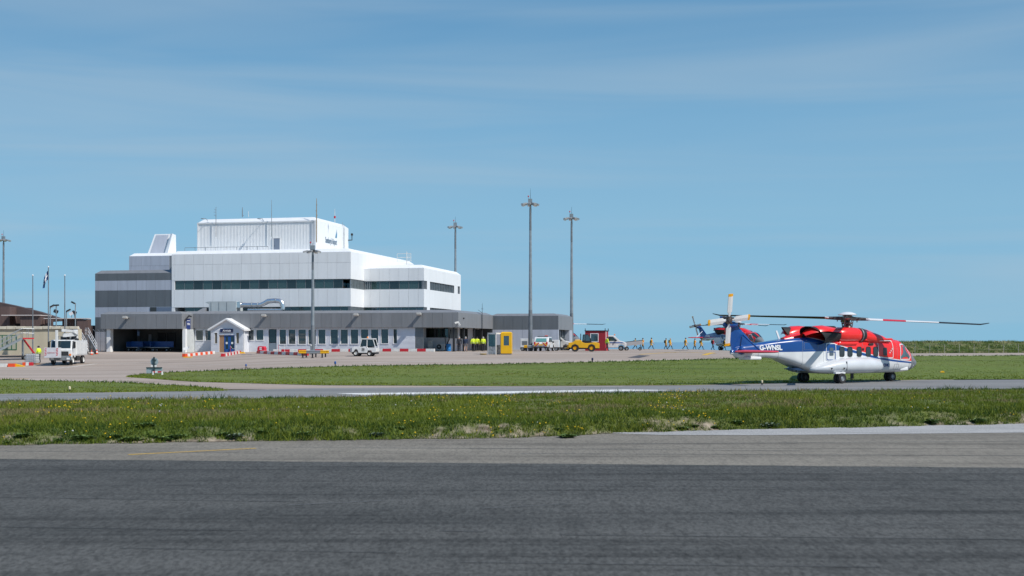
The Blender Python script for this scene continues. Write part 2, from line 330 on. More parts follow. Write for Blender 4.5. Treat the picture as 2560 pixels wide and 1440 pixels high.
# near verge: raised, with a crumbling bank of sandy soil along the runway side
def lipn(X, Y): return noise.noise(Vector((X * .35, Y * .12, 1.3))) + .5 * noise.noise(Vector((X * 1.1, Y * .5, 9)))
def vprof(X, Y, t):
    lip = .30 + .12 * lipn(X, Y)
    rise = ss(0.0, .05 + .012 * lipn(X, 7), t)
    return rise * lip * (1 - .75 * ss(.3, 1, t)) + rise * .06 * noise.noise(Vector((X * .6, Y * .5, 5))) + .02 * noise.noise(Vector((X * 3, Y * 3, 2))) * rise
def soil_amt(X, Y, t):
    n = noise.noise(Vector((X * .33, Y * .25, 4.2))) * 1.0 + .55 * noise.noise(Vector((X * 1.4, Y * 1.2, 8)))
    return ss(-.25 - .3 * (1 - ss(.008, .02, t)), .25, n) * ss(-.45, .25, noise.noise(Vector((X * 3.1, Y * 2.2, 17)))) * (1 - ss(.028, .06 + .03 * noise.noise(Vector((X * .2, 0, 0))), t))
NX, NY = 520, 30; rows = [[None] * NX for _ in range(NY)]; edge = np.zeros(NX * NY); vedge = []
for i in range(NX):
    x = -700 + 4000 * i / (NX - 1)
    wob = 2.2 * noise.noise(Vector((x * .01, 0, 0))) + 1.2 * noise.noise(Vector((x * .045, 3, 0)))
    a = G(x, lerp_poly(VN, x) + wob); b = G(x, lerp_poly(VF, x) + .4 * wob); vedge.append((a, b))
    for j in range(NY):
        t = (j / (NY - 1)) ** 2.2; X = a.x + (b.x - a.x) * t; Y = a.y + (b.y - a.y) * t
        rows[j][i] = (X, Y, hgt(X, Y) + .012 + vprof(X, Y, t)); edge[j * NX + i] = soil_amt(X, Y, t)
me = grid_mesh('grass_verge', rows, TURF)
at_ = me.attributes.new('soil', 'FLOAT', 'POINT'); at_.data.foreach_set('value', edge)
vm = TURF.copy(); vm.name = 'verge_turf_and_soil'; t = vm.node_tree; b = t.nodes['Principled BSDF']; src = b.inputs['Base Color'].links[0].from_socket
an = t.nodes.new('ShaderNodeAttribute'); an.attribute_name = 'soil'; sn = t.nodes.new('ShaderNodeTexNoise'); sn.inputs['Scale'].default_value = 3.5; sn.inputs['Detail'].default_value = 6
sr = t.nodes.new('ShaderNodeValToRGB'); sr.color_ramp.elements[0].color = (.13, .10, .075, 1); sr.color_ramp.elements[1].color = (.40, .33, .25, 1); sr.color_ramp.elements[0].position = .35; sr.color_ramp.elements[1].position = .66
tc = t.nodes.new('ShaderNodeTexCoord'); t.links.new(tc.outputs['Object'], sn.inputs[0]); t.links.new(sn.outputs[0], sr.inputs[0])
mx = t.nodes.new('ShaderNodeMix'); mx.data_type = 'RGBA'; t.links.new(an.outputs['Fac'], mx.inputs[0]); t.links.new(src, mx.inputs[6]); t.links.new(sr.outputs[0], mx.inputs[7]); t.links.new(mx.outputs[2], b.inputs['Base Color'])
me.materials[0] = vm; struct(obj('grass_verge', me))

# ------------------------------------------------------------------ painted markings
def paint(name, pts, m, off):
    c = [G(*p) for p in pts]; mb = MB(); mb.add([(p.x, p.y, p.z + off) for p in c], [tuple(range(len(c)))])
    return struct(mb.build(name, m))
def line(name, a, b, wid, m, off, n=14):
    A, B = G(*a), G(*b); d = (B - A); d.z = 0; d.normalize(); s = Vector((-d.y, d.x, 0)) * wid / 2; rows = [[], []]
    for i in range(n):
        p = A.lerp(B, i / (n - 1))
        for k, sg in enumerate((1, -1)): q = p + s * sg; rows[k].append((q.x, q.y, hgt(q.x, q.y) + off))
    return struct(obj(name, grid_mesh(name, rows, m)))
paint('white_stripe', [(840, 984.8), (905, 988.2), (1280, 984.6), (1690, 976.7), (1560, 974.6), (1280, 979.2)], PAINTW, .026)
line('edge_line', (1215, 971.5), (1560, 966.8), .35, PAINTF, .026); line('edge_line', (0, 986.5), (420, 981), .35, PAINTF, .026)
line('yellow_line', (-60, 948.5), (72, 947.5), .55, PAINTY, .02); line('yellow_line', (2460, 981), (2640, 979), .5, PAINTY, .03)
line('apron_line', (140, 922), (240, 909.5), .5, PAINTF, .02); line('apron_line', (240, 909.5), (420, 905.5), .35, PAINTF, .02)
line('apron_line', (0, 953), (330, 946.5), .3, PAINTF, .02); line('apron_line', (420, 916), (760, 906.5), .35, PAINTF, .02)
line('apron_line', (880, 908), (1300, 899.5), .5, PAINTF, .02); line('apron_line', (1210, 897.6), (1420, 899.2), .35, PAINTF, .02)
line('yellow_line', (1600, 886.5), (1700, 880.5), .45, PAINTY, .02); line('yellow_line', (1700, 880.5), (1790, 884.5), .35, PAINTY, .022); line('yellow_line', (1760, 888.5), (1782, 882), .6, PAINTY, .024)
line('faded_mark', (320, 1137), (640, 1121), .14, PAINTY, .006); FM_ = gmat('worn_paint_trace', (.10, .105, .108), (.16, .165, .165), (.6, 2, 1), 10, .3, .9, .2); line('faded_mark', (720, 1265), (960, 1253), .045, FM_, .012); line('faded_mark', (1210, 1272), (1420, 1262), .035, FM_, .012)
SEAL = gmat('sealed_joint', (.050, .051, .051), (.085, .086, .085), (.9, 3, 1), 12, .3, .8, .2)
for (x0, y0), (x1, y1), w_ in (((-100, 1243), (760, 1256), .05), ((860, 1229), (1500, 1226), .04), ((1480, 1216), (2400, 1222), .04), ((-60, 1318), (620, 1328), .05), ((1100, 1329), (1210, 1331), .10), ((1400, 1339), (2700, 1352), .05), ((300, 1372), (1000, 1384), .04), ((1150, 1408), (2200, 1420), .06), ((1850, 1240), (2620, 1250), .03)): line('sealed_joint', (x0, y0), (x1, y1), w_ * .6, SEAL, .011, 20)
for (x0, y0), (x1, y1) in (((700, 1118), (2000, 1127)), ((1300, 1134), (2700, 1140)), ((-100, 1128), (600, 1131)), ((1500, 1110), (2600, 1103))): line('sealed_joint', (x0, y0), (x1, y1), .05, FM_, .005, 20)
paint('asphalt_patch', [(1568, 894.5), (1598, 895.5), (1626, 889.5), (1598, 888.2)], PATCH, .022)
paint('asphalt_patch', [(1660, 881.5), (1690, 881.8), (1722, 876.2), (1690, 875.8)], PATCH, .022)

# ------------------------------------------------------------------ grass blades, flowers and weeds
bm_ = bpy.data.materials.new('grass_blades'); bm_.use_nodes = True; t = bm_.node_tree; b = t.nodes['Principled BSDF']; b.inputs['Roughness'].default_value = .7; b.inputs['Specular IOR Level'].default_value = .25
an = t.nodes.new('ShaderNodeAttribute'); an.attribute_name = 'Col'; t.links.new(an.outputs['Color'], b.inputs['Base Color'])
tl = t.nodes.new('ShaderNodeBsdfTranslucent'); t.links.new(an.outputs['Color'], tl.inputs[0]); ms = t.nodes.new('ShaderNodeMixShader'); ms.inputs[0].default_value = .35
t.links.new(b.outputs[0], ms.inputs[1]); t.links.new(tl.outputs[0], ms.inputs[2]); t.links.new(ms.outputs[0], t.nodes['Material Output'].inputs[0])
def blades(name, P, H, W, C, per=3, spread=.05, lean=.5):
    N = len(P); P = np.repeat(np.asarray(P, float), per, 0); H = np.repeat(H, per) * rng.uniform(.6, 1.15, N * per); W = np.repeat(W, per); C = np.repeat(C, per, 0) * rng.uniform(.75, 1.25, (N * per, 1))
    n = N * per; P[:, :2] += rng.normal(0, spread, (n, 2)); a = rng.uniform(0, 6.283, n); d = np.stack([np.cos(a), np.sin(a), 0 * a], 1); l = np.stack([rng.normal(0, lean, n), rng.normal(0, lean, n), np.ones(n)], 1) * H[:, None]
    V = np.stack([P - d * W[:, None] / 2, P + d * W[:, None] / 2, P + l], 1).reshape(-1, 3)
    me = bpy.data.meshes.new(name); me.vertices.add(3 * n); me.vertices.foreach_set('co', V.ravel()); me.loops.add(3 * n); me.loops.foreach_set('vertex_index', np.arange(3 * n, dtype=np.int32))
    me.polygons.add(n); me.polygons.foreach_set('loop_start', np.arange(0, 3 * n, 3, dtype=np.int32)); me.polygons.foreach_set('loop_total', np.full(n, 3, np.int32)); me.update()
    ca = me.color_attributes.new('Col', 'FLOAT_COLOR', 'POINT'); cc = np.ones((n, 3, 4)); cc[:, :, :3] = C[:, None, :]; ca.data.foreach_set('color', cc.ravel().astype(np.float32))
    me.materials.append(bm_); return me
GR = np.array([.124, .166, .015]); GR2 = np.array([.178, .212, .024]); GRD = np.array([.045, .090, .014]); STRAW = np.array([.30, .25, .11])
def stuff(o, label, cat): o['kind'] = 'stuff'; o['label'] = label; o['category'] = cat; return o
P, H, W, C = [], [], [], []
while len(P) < 62000:
    x = random.uniform(-250, 2810); fi = (x + 700) / 4000 * (NX - 1); i = int(fi); a, b = vedge[i]; a2, b2 = vedge[i + 1]; f = fi - i; a = a.lerp(a2, f); b = b.lerp(b2, f)
    t = random.random() ** 1.9; X = a.x + (b.x - a.x) * t; Y = a.y + (b.y - a.y) * t
    if t < .1 and random.random() < .9 * soil_amt(X, Y, t): continue
    if t < .012 and random.random() < .6: continue
    n = noise.noise(Vector((X * .16, Y * .30, 0))) + .6 * noise.noise(Vector((X * .9, Y * .6, 5))); q = noise.noise(Vector((X * .3, Y * .2, 21)))
    c = GR + (GR2 - GR) * ss(-.4, .5, q)
    dry = .85 * ss(.0, .5, n) * ss(.10, .3, t)
    if random.random() < dry: c = STRAW * random.uniform(.6, 1.1)
    elif t > .93: c = GRD * 1.2
    elif t < .12 and random.random() < .4: c = GRD
    P.append((X, Y, hgt(X, Y) + .0 + vprof(X, Y, t))); C.append(c); H.append((.10 + .07 * ss(-.2, .6, q)) * (1.25 if t > .94 else 1) * random.choice([.5, .7, .8, 1, 1, 1.2, 1.7])); W.append(.018 + .0003 * Y)
stuff(obj('grass', blades('grass', P, np.array(H), np.array(W), np.array(C), 3, .06)), 'rough uncut grass on the raised verge along the runway edge', 'grass')
def verge_blades(near, far, x0, x1, N, hh, label, y0=0):
    P, H, W, C = [], [], [], []
    while len(P) < N:
        x = random.uniform(x0, x1); yn, yf = lerp_poly(near, x), lerp_poly(far, x)
        if yn - yf < .3: continue
        t = random.random(); y = yf + (yn - yf) * (1 - t); p = G(x, y)
        n = noise.noise(Vector((p.x * .10, p.y * .16, 7))) + .5 * noise.noise(Vector((p.x * .6, p.y * .4, 2))); q = noise.noise(Vector((p.x * .035, p.y * .22, 31)))
        c = GR * 1.08 + (GR2 - GR) * ss(-.45, .45, q)
        if random.random() < .7 * ss(.28, .6, n): c = STRAW * random.uniform(.5, .95)
        if t > .94: c = GRD * 1.3
        P.append((p.x, p.y, p.z + .02)); C.append(c); H.append(hh * random.uniform(.6, 1.4) * (1.5 if t > .95 else 1)); W.append(.05 + .0004 * p.y)
    stuff(obj('grass', blades('grass', P, np.array(H), np.array(W), np.array(C), 3, .12)), label, 'grass')
verge_blades(MN, MF, 322, 2800, 20000, .10, 'mown grass between the taxiway and the apron')
verge_blades(LN, LF, -200, 553, 4200, .10, 'mown grass wedge tapering to a point between apron and taxiway')
# dandelions (flower heads) over the near verge
mb = MB()
for k in range(230):
    x = random.choice([random.uniform(-50, 2610), random.gauss(1180, 90), random.gauss(260, 130), random.gauss(1700, 40)]); x = min(2700, max(-200, x))
    fi = (x + 700) / 4000 * (NX - 1); a, b = vedge[int(fi)]
    t = random.random() ** 1.5
    X0 = a.x + (b.x - a.x) * t; Y0 = a.y + (b.y - a.y) * t
    for q in range(random.choice([1, 1, 2, 4])):
        X, Y = X0 + random.gauss(0, .18), Y0 + random.gauss(0, .2); z = hgt(X, Y) + vprof(X, Y, t) + random.uniform(.08, .2); r = random.uniform(.015, .03)
        mb.add([(X + r * math.cos(i * 1.257), Y + r * math.sin(i * 1.257), z) for i in range(5)] + [(X, Y, z + r * .7), (X, Y, z - r)], [(i, (i + 1) % 5, 5) for i in range(5)] + [((i + 1) % 5, i, 6) for i in range(5)], 0 if random.random() < .93 else 1)
stuff(mb.build('dandelions', [mat('dandelion_yellow', (.80, .52, .01), .7), mat('daisy_white', (.7, .7, .68), .7)]), 'yellow dandelion heads scattered through the rough grass verge', 'flowers')
# broad-leaved weeds along the crumbling lip
LEAF = mat('weed_leaf', (.115, .185, .045), .6, var=.4, scale=8); LEAFG = mat('grey_weed_leaf', (.14, .19, .12), .7, var=.3, scale=8)
def weed_mesh(seed, n, rad, hh, m):
    r = random.Random(seed); mb = MB()
    for k in range(n):
        a = r.uniform(0, 6.283); d = Vector((math.cos(a), math.sin(a), 0)); s = Vector((-d.y, d.x, 0)); L = r.uniform(.5, 1) * rad; z = r.uniform(.2, 1) * hh; wd = L * r.uniform(.25, .4)
        p0 = Vector((r.gauss(0, rad * .25), r.gauss(0, rad * .25), r.uniform(0, z * .5))); p1 = p0 + d * L * .55 + Vector((0, 0, z * .7)); p2 = p0 + d * L + Vector((0, 0, z * .45))
        mb.add([p0, p1 + s * wd, p2, p1 - s * wd], [(0, 1, 2), (0, 2, 3)])
    return mb.mesh('weed_plant', m)
wm = [weed_mesh(i, 90, .26, .26, LEAF if i < 3 else LEAFG) for i in range(4)]
for k, (x, tt) in enumerate([(20, .01), (60, .03), (150, .012), (210, .022), (290, .02), (330, .012), (365, .05), (390, .018), (415, .01), (445, .014), (560, .022), (590, .016), (660, .03), (710, .012), (760, .02), (945, .014), (1010, .03), (1400, .018), (1705, .012), (1740, .016), (1790, .01), (1850, .02), (1935, .01), (2330, .012), (2450, .014)]):
    fi = (x + 700) / 4000 * (NX - 1); a, b = vedge[int(fi)]; X = a.x + (b.x - a.x) * tt; Y = a.y + (b.y - a.y) * tt
    gi = 3 if k in (11, 15, 22) else k % 3
    o = obj('weed_plant', wm[gi], None, (X, Y, hgt(X, Y) + vprof(X, Y, tt))); o.rotation_euler = (0, 0, k * 1.3); s_ = random.uniform(.45, .95); o.scale = (s_ * random.uniform(.8, 1.5), s_, s_ * random.uniform(.4, .75))
    tag(o, 'grey-green leafy weed on the sandy lip of the verge' if gi == 3 else 'dark green broad-leaved weed clump on the crumbling verge lip', 'weed', 'grey weeds along the verge lip' if gi == 3 else 'weeds along the verge lip')
p = G(1417, 1094.5); o = obj('weed_plant', wm[0], None, (p.x, p.y, .01)); o.scale = (1.1, .9, .35); tag(o, 'flat weed growing alone on the worn asphalt beside the verge', 'weed')

# ------------------------------------------------------------------ dune bank with marram grass, right
def bank_z(x, t):
    n = noise.noise(Vector((x * .006, 0, 3))); e = ss(2080, 2230, x)
    return e * (1.52 + .25 * n + .10 * noise.noise(Vector((x * .03, 1, 3)))) * ss(0, .55, t) * (1 - .15 * ss(.6, 1, t))
rows = []; BK = []
for j in range(14):
    t = j / 13; r = []
    for i in range(90):
        x = 2060 + 1500 * i / 89; a = G(x, lerp_poly([(2000, 885), (2290, 882.5), (2560, 881.5), (3700, 878)], x)); Y = a.y + 26 * t; X = a.x * (Y / a.y)
        r.append((X, Y, hgt(X, Y) - .05 + bank_z(x, t) + (0 if j < 13 else -1)))
    rows.append(r)
struct(obj('dune_bank', grid_mesh('dune_bank', rows, DUNE)))
P, H, W, C = [], [], [], []
for k in range(15000):
    fi = random.uniform(4, 88); i = int(fi); fj = random.random() ** 1.3 * 11; j = int(fj); f, gq = fi - i, fj - j
    p = [(rows[j][i][c] * (1 - f) + rows[j][i + 1][c] * f) * (1 - gq) + (rows[j + 1][i][c] * (1 - f) + rows[j + 1][i + 1][c] * f) * gq for c in range(3)]
    n = noise.noise(Vector((p[0] * .45, p[1] * .4, p[2] * .9)))
    c = np.array([.14, .19, .045]) if n < .12 else np.array([.36, .33, .17])
    if n < -.25: c = np.array([.08, .13, .03])
    P.append(p); C.append(c); H.append(random.uniform(.18, .42)); W.append(.09)
stuff(obj('marram_grass', blades('marram_grass', P, np.array(H), np.array(W), np.array(C), 3, .15, .45)), 'pale tufted dune grass on the bank behind the service road', 'grass')
# ------------------------------------------------------------------ terminal building (local axes: +x along the front to the right, +y back, z up)
TH = R(12.5); TC = Vector(((1146 - 1280) * 150 / F, 150.0, 0)); TU = Vector((math.cos(TH), -math.sin(TH), 0)); TV = Vector((math.sin(TH), math.cos(TH), 0))
def LA(x, b):
    k = (x - 1280) / F; return (k * (TC.y + b * TV.y) - TC.x - b * TV.x) / (TU.x - k * TU.y)
def LZ(x, y, b):
    Y = TC.y + LA(x, b) * TU.y + b * TV.y; return CZ - (y - HY) * Y / F
def LB(x, a):                                   # depth of a point on a side wall
    k = (x - 1280) / F; return (k * (TC.y + a * TU.y) - TC.x - a * TU.x) / (TV.x - k * TV.y)
def TW(a, b, z=None):
    p = TC + TU * a + TV * b; p.z = hgt(p.x, p.y) if z is None else z; return p
term = thing('terminal_building', 'large white and grey stepped airport terminal with long low front wing', 'terminal', TC, -TH)
def solid(name, a0, a1, b0, b1, z0, z1, m, cz=0, cd=0, parent=term, roofm=None, front=None):
    mb = MB(); mb.bx(a0, a1, b0, b1, z0, z1, 0)
    if front is not None: mb.m[2] = 2
    if cz:
        r0 = [(a0, b0, z1), (a1, b0, z1), (a1, b1, z1), (a0, b1, z1)]; r1 = [(a0 + cd, b0 + cd, z1 + cz), (a1 - cd, b0 + cd, z1 + cz), (a1 - cd, b1 - cd, z1 + cz), (a0 + cd, b1 - cd, z1 + cz)]
        mb.loft([r0, r1], 1, False); mb.add(r1, [(0, 1, 2, 3)], 1); del mb.f[1]; del mb.m[1]
    return mb.build(name, [m, roofm or m, front or m], parent)
_pm = {}
def panel(parent, a0, a1, b, z0, z1, m, name='panel', gap=.022, th=.045):
    w_, h_ = round(a1 - a0 - gap, 2), round(z1 - z0 - gap, 2); key = (w_, h_, m.name, th)
    if key not in _pm: _pm[key] = MB().bx(-w_ / 2, w_ / 2, -th, 0, -h_ / 2, h_ / 2).mesh(name, m)
    o = obj(name, _pm[key], parent, ((a0 + a1) / 2, b, (z0 + z1) / 2)); return o
def panels(parent, al, b, zl, ms, skip=()):
    for j, (z0, z1) in enumerate(zip(zl, zl[1:])):
        for i, (x0, x1) in enumerate(zip(al, al[1:])):
            if (i, j) not in skip: panel(parent, x0, x1, b, z0, z1, ms[j] if isinstance(ms, list) else ms)
def panes(parent, al, b, z0, z1, ms, mull=.05, mm=None):
    for i, (x0, x1) in enumerate(zip(al, al[1:])):
        panel(parent, x0 + mull / 2, x1 - mull / 2, b, z0 + .04, z1 - .04, ms[i % len(ms)], 'window_pane', 0, .02)
    mb = MB()
    for x in al: mb.bx(x - mull / 2, x + mull / 2, b - .05, b + .03, z0, z1)
    mb.bx(al[0], al[-1], b - .04, b + .03, z0, z0 + .04); mb.bx(al[0], al[-1], b - .04, b + .03, z1 - .04, z1)
    return mb.build('window_frame', mm or GALVD, parent)
def cuts(x0, x1, n): return [x0 + (x1 - x0) * i / n for i in range(n + 1)]
ZG = .6                                         # foundations reach below the apron

# --- main block
bm0 = 6.0; A1 = LA(877, bm0); A0 = LA(429.5, bm0); zt = LZ(877, 629, bm0); zw1 = LZ(877, 697, bm0); zw0 = LZ(877, 720.5, bm0); zl1 = LZ(877, 766, bm0)
jx = [429.5, 437] + [437 + 23.85 * k + 23.85 * .0 for k in range(1, 18)] + [877]
al = [LA(x, bm0) for x in jx]
up = solid('upper_storey', A0, A1, bm0, 33, zw1, zt, WHITE, .45, .55, front=JOINT)
panels(up, al, bm0, [zw1, LZ(877, 656, bm0), zt], WHITE)
mid = solid('middle_band', A0, A1, bm0, 33, zl1, zw0, WHITE, front=JOINT); panels(mid, al, bm0, [zl1, zw0], WHITE)
solid('office_floor', A0 + .3, A1 - 3.2, bm0 + 3.2, 32, zw0, zw1, ROOMW)
mb = MB(); mb.bx(A0, A0 + .42, bm0 - .03, 30, zw0, zw1); mb.bx(A0, A0 + .42, bm0 - .03, 30, ZG, zl1); mb.build('corner_pier', WHITE, term)
wp = panes(term, [LA(437 + 23.3 * k, bm0) for k in range(19)], bm0 + .12, zw0, zw1, [GLASS, GLASS, GLASSD, GLASS, GLASSD])
mb = MB()                                        # office furniture, blinds and screens behind the glass
for k in range(34):
    a = A0 + 1 + (A1 - A0 - 2) * random.random(); h_ = random.uniform(.3, 1.1); mb.bx(a, a + random.uniform(.3, 1.3), bm0 + random.uniform(.6, 2.4), bm0 + 2.6, zw0, zw0 + h_, k % 3)
struct(mb.build('office_furniture', [mat('office_blue', (.08, .22, .30), .6), mat('office_grey', (.3, .34, .33), .6), mat('office_brown', (.22, .13, .08), .6)], term), 'stuff')
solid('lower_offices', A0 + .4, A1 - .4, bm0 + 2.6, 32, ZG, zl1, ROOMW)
panes(term, cuts(LA(462, bm0), A1 - .05, 17), bm0 + .12, LZ(877, 781, bm0), zl1, [GLASS, GLASS, GLASSB, GLASS])
# side glazing of the main block up to the wing
def side_panes(parent, a, b0, b1, n, z0, z1, m, mm):
    mb = MB(); mb.bx(a - .03, a - .01, b0, b1, z0, z1); mb.build('glazing', m, parent); mb = MB()
    for k in range(n + 1): q = b0 + (b1 - b0) * k / n; mb.bx(a - .05, a + .10, q - .07, q + .07, z0, z1)
    mb.build('window_fin', mm, parent)
side_panes(term, A1 - .1, bm0 + .2, 11.0, 9, zw0, zw1, GLASS, GALV); side_panes(term, A1 - .1, bm0 + .2, 11.0, 9, LZ(877, 781, bm0), zl1, GLASS, GALV)
mb = MB(); mb.bx(A1 - .35, A1 - .06, bm0 - .01, bm0 + .3, ZG, zl1); mb.build('corner_pier', GALVD, term)
# --- right wing
bw = 11.0; W1 = LA(1060, bw); W0 = A1 - .2; zt2 = LZ(1060, 669.5, bw); zv1 = LZ(1060, 701.5, bw); zv0 = LZ(1060, 722.5, bw); zu1 = LZ(1060, 767.5, bw); bwe = LB(1152, W1)
jl = [A1, LA(925.5, bw)] + [LA(925.5 + 24 * k, bw) for k in range(1, 6)] + [W1]
wu = solid('wing_upper_storey', W0, W1, bw, bwe, zv1, zt2, WHITE, .42, .5, front=JOINT); panels(wu, jl, bw, [zv1, zt2], WHITE)
wd = solid('wing_middle_band', W0, W1, bw, bwe, zu1, zv0, WHITE, front=JOINT); panels(wd, jl, bw, [zu1, zv0], WHITE)
solid('wing_office_floor', W0, W1 - 2.4, bw + 2.4, bwe - 1, zv0, zv1, ROOMW); solid('wing_lower_floor', W0, W1 - 1.5, bw + 1.5, bwe - 1, ZG, zu1, ROOMW)
panes(term, [A1 + .1] + cuts(LA(908, bw) + .1, LA(927, bw), 4)[1:], bw + .12, zv0, zv1, [GLASSB], .09, GALV)
panes(term, [LA(927, bw)] + [LA(925.5 + 24 * k, bw) for k in range(1, 6)] + [W1 - .08], bw + .12, zv0, zv1, [GLASS, GLASS, GLASSD, GLASS, GLASS, GLASSD])
panes(term, cuts(A1 + .1, W1 - .08, 8), bw + .12, LZ(1060, 782, bw), zu1, [GLASS, GLASSB, GLASS])
lad = MB(); la = LA(958, bw); 
for dx in (-.28, .28): lad.obx((la + dx, bw + .7, zv0 + .65), (.05, .05, 1.35), (R(-8), 0, 0))
for k in range(4): lad.bx(la - .28, la + .28, bw + .62 + .03 * k, bw + .72 + .03 * k, zv0 + .15 + .33 * k, zv0 + .2 + .33 * k)
lad.build('step_ladder', mat('ladder_cream', (.75, .70, .45), .6), term)
mb = MB(); mb.bx(LA(931, bw), LA(942, bw), bw + .5, bw + 1.1, zv0, zv0 + .6, 0); mb.bx(LA(935, bw), LA(939, bw), bw + .5, bw + .6, zv0 + .7, zv0 + 1.1, 1); mb.build('desk', [MATS['office_grey'], TRIM], term)
b1_, b2_, b3_, b4_, b5_ = LB(1068, W1), LB(1075, W1), LB(1136, W1), LB(1144.5, W1), LB(1150, W1)
mb = MB()
for q0, q1 in ((b1_, b2_), (b3_, b4_), (b5_, bwe)): mb.bx(W1 - .4, W1 - .002, q0, q1, zv0, zv1); mb.bx(W1 - .4, W1 - .002, q0, q1, ZG, zu1)
mb.bx(W1 - .3, W1 - .06, bw + .0, bw + .25, zv0, zv1, 1)
mb.build('wing_pier', [WHITE, GALVD], term)
for q0, q1, n in ((bw + .25, b1_, 3), (b2_, b3_, 15), (b4_, b5_, 2)):
    side_panes(term, W1 - .15, q0, q1, n, zv0, zv1, GLASSB, GALVD); side_panes(term, W1 - .15, q0, q1, n, LZ(1060, 783, bw), zu1, GLASSB, GALVD)
solid('wing_inner_wall', W1 - 2.5, W1 - 2.3, bw + 1, bwe - .5, zv0, zv1, MATS['room_wall'])
# --- plant room with corrugated front
bp_ = 10.0; R0, R1 = LA(494, bp_), LA(790, bp_); zr1 = LZ(790, 551, bp_); zr0 = zt + .2; bpe = LB(871, R1)
pr = solid('plant_room', R0, R1, bp_ + .06, bpe, zr0, zr1, WHITE, .5, .6)
n = int((R1 - R0) / .205); prof = []
for i in range(n):
    a = R0 + .12 + (R1 - R0 - .24) * i / n; p_ = (R1 - R0 - .24) / n
    prof += [(a, bp_ + .05), (a + p_ * .25, bp_ + .05), (a + p_ * .4, bp_ - .02), (a + p_ * .8, bp_ - .02)]
prof.append((R1 - .12, bp_ + .05)); mb = MB()
mb.add([(x, y, zr0) for x, y in prof] + [(x, y, zr1 - .12) for x, y in prof], [(i, i + 1, i + 1 + len(prof), i + len(prof)) for i in range(len(prof) - 1)])
mb.build('corrugated_sheet', CORR, pr)
mb = MB(); mb.bx(R0 - .02, R0 + .14, bp_ - .1, bp_ + .1, zr0, zr1); mb.bx(R1 - .16, R1 + .02, bp_ - .1, bp_ + .1, zr0, zr1); mb.bx(R0 - .02, R1 + .02, bp_ - .12, bp_ + .06, zr1 - .13, zr1 + .02); mb.build('cladding_trim', WHITE, pr)
dr = MB(); d0, d1 = LA(684.5, bp_), LA(700, bp_); dr.bx(d0, d1, bp_ - .1, bp_, zr0, LZ(690, 596, bp_)); dr = dr.build('roof_door', mat('door_grey_blue', (.20, .24, .31), .5), pr)
MB().bx(d0 + .1, d0 + .2, bp_ - .14, bp_ - .1, zr0 + .95, zr0 + 1.0).build('handle', DARK, dr)
mb = MB(); mb.bx(d0 - .14, d0, bp_ - .13, bp_, zr0, LZ(690, 594, bp_)); mb.bx(d1, d1 + .14, bp_ - .13, bp_, zr0, LZ(690, 594, bp_)); mb.bx(d0 - .14, d1 + .14, bp_ - .13, bp_, LZ(690, 596, bp_), LZ(690, 593.5, bp_)); mb.build('door_surround', TRIM, pr)
sy = (LB(813, R1) + LB(842, R1)) / 2; slen = LB(842, R1) - LB(813, R1); SIGNC = mat('sign_slate_blue', (.16, .22, .29), .5)
t1 = text('lettering', 'Sumburgh Airport', .62, SIGNC, pr, (R1 + .03, sy, LZ(830, 604, bp_ + 6)), (R(90), 0, R(90)), 1, 1.75, bold=.012); t1.scale[0] = slen / max(.1, t1.dimensions.x)
mb = MB(); ly = LB(841, R1); lz = LZ(840, 592, bp_ + 8)
for q, hh in ((0, 1.0), (.3, .6)): mb.add([(R1 + .03, ly - .5 + q * .6, lz - .2), (R1 + .03, ly - .1 + q * .6, lz - .2), (R1 + .03, ly + .15 + q * .3, lz + hh)], [(0, 1, 2)])
mb.build('emblem', mat('emblem_blue', (.06, .25, .42), .5), pr)
mb = MB(); q = LB(857, R1)
for k in range(2): mb.tube([(R1 + .12, q + .4 * k, zr0), (R1 + .12, q + .4 * k, zr1 + .4)], .02, 5)
for k in range(12): mb.tube([(R1 + .12, q, zr0 + .3 + .32 * k), (R1 + .12, q + .4, zr0 + .3 + .32 * k)], .015, 4)
mb.build('cat_ladder', GALV, pr)
# roof rail
mb = MB(); ra0, ra1 = LA(462, bm0 + 1.5), LA(670, bm0 + 1.5); zq = zt + .4
for k in range(9): x = ra0 + (ra1 - ra0) * k / 8; mb.tube([(x, bm0 + 1.5, zq - .2), (x, bm0 + 1.5, zq + .55)], .025, 5)
mb.tube([(ra0, bm0 + 1.5, zq + .55), (ra1, bm0 + 1.5, zq + .55)], .028, 5); mb.build('roof_rail', GALVD, term)
# aerials on the roof
def aerial(x, y0, y1, b, r, m, arms=(), red=None, name='aerial'):
    a = LA(x, b); z0, z1 = LZ(x, y0, b), LZ(x, y1, b); mb = MB(); mb.tube([(a, b, z0), (a, b, z0 + (z1 - z0) * .55), (a, b, z1)], [r, r, r * .5], 6, 0)
    for f_, L_ in arms: z = z0 + (z1 - z0) * f_; mb.tube([(a, b, z), (a + L_, b, z)], r * .6, 5)
    if red: mb.lathe([(.02, 0), (.13, .03), (.13, .28), (.02, .31)], (a, b, z0 + (z1 - z0) * red), 'z', 10, 1)
    return mb.build(name, [m, RED], term)
aerial(540, 592, 517, 9.6, .045, GALVD, ((.72, -.3), (.82, -.3), (.9, -.22))); aerial(606, 543, 518, 12, .06, GALVD, ((.15, .18),)); aerial(621, 543, 528, 12, .03, WPL)
aerial(679, 592, 500, 9.6, .045, GALV); aerial(791.5, 606, 496, 9.6, .075, mat('rusty_pole', (.30, .23, .15), .7), ((.62, .12), (.72, -.12), (.85, .1)))
aerial(837, 556, 522, 14, .04, WPL, red=.3); aerial(856, 566, 555, 20, .03, GALV)
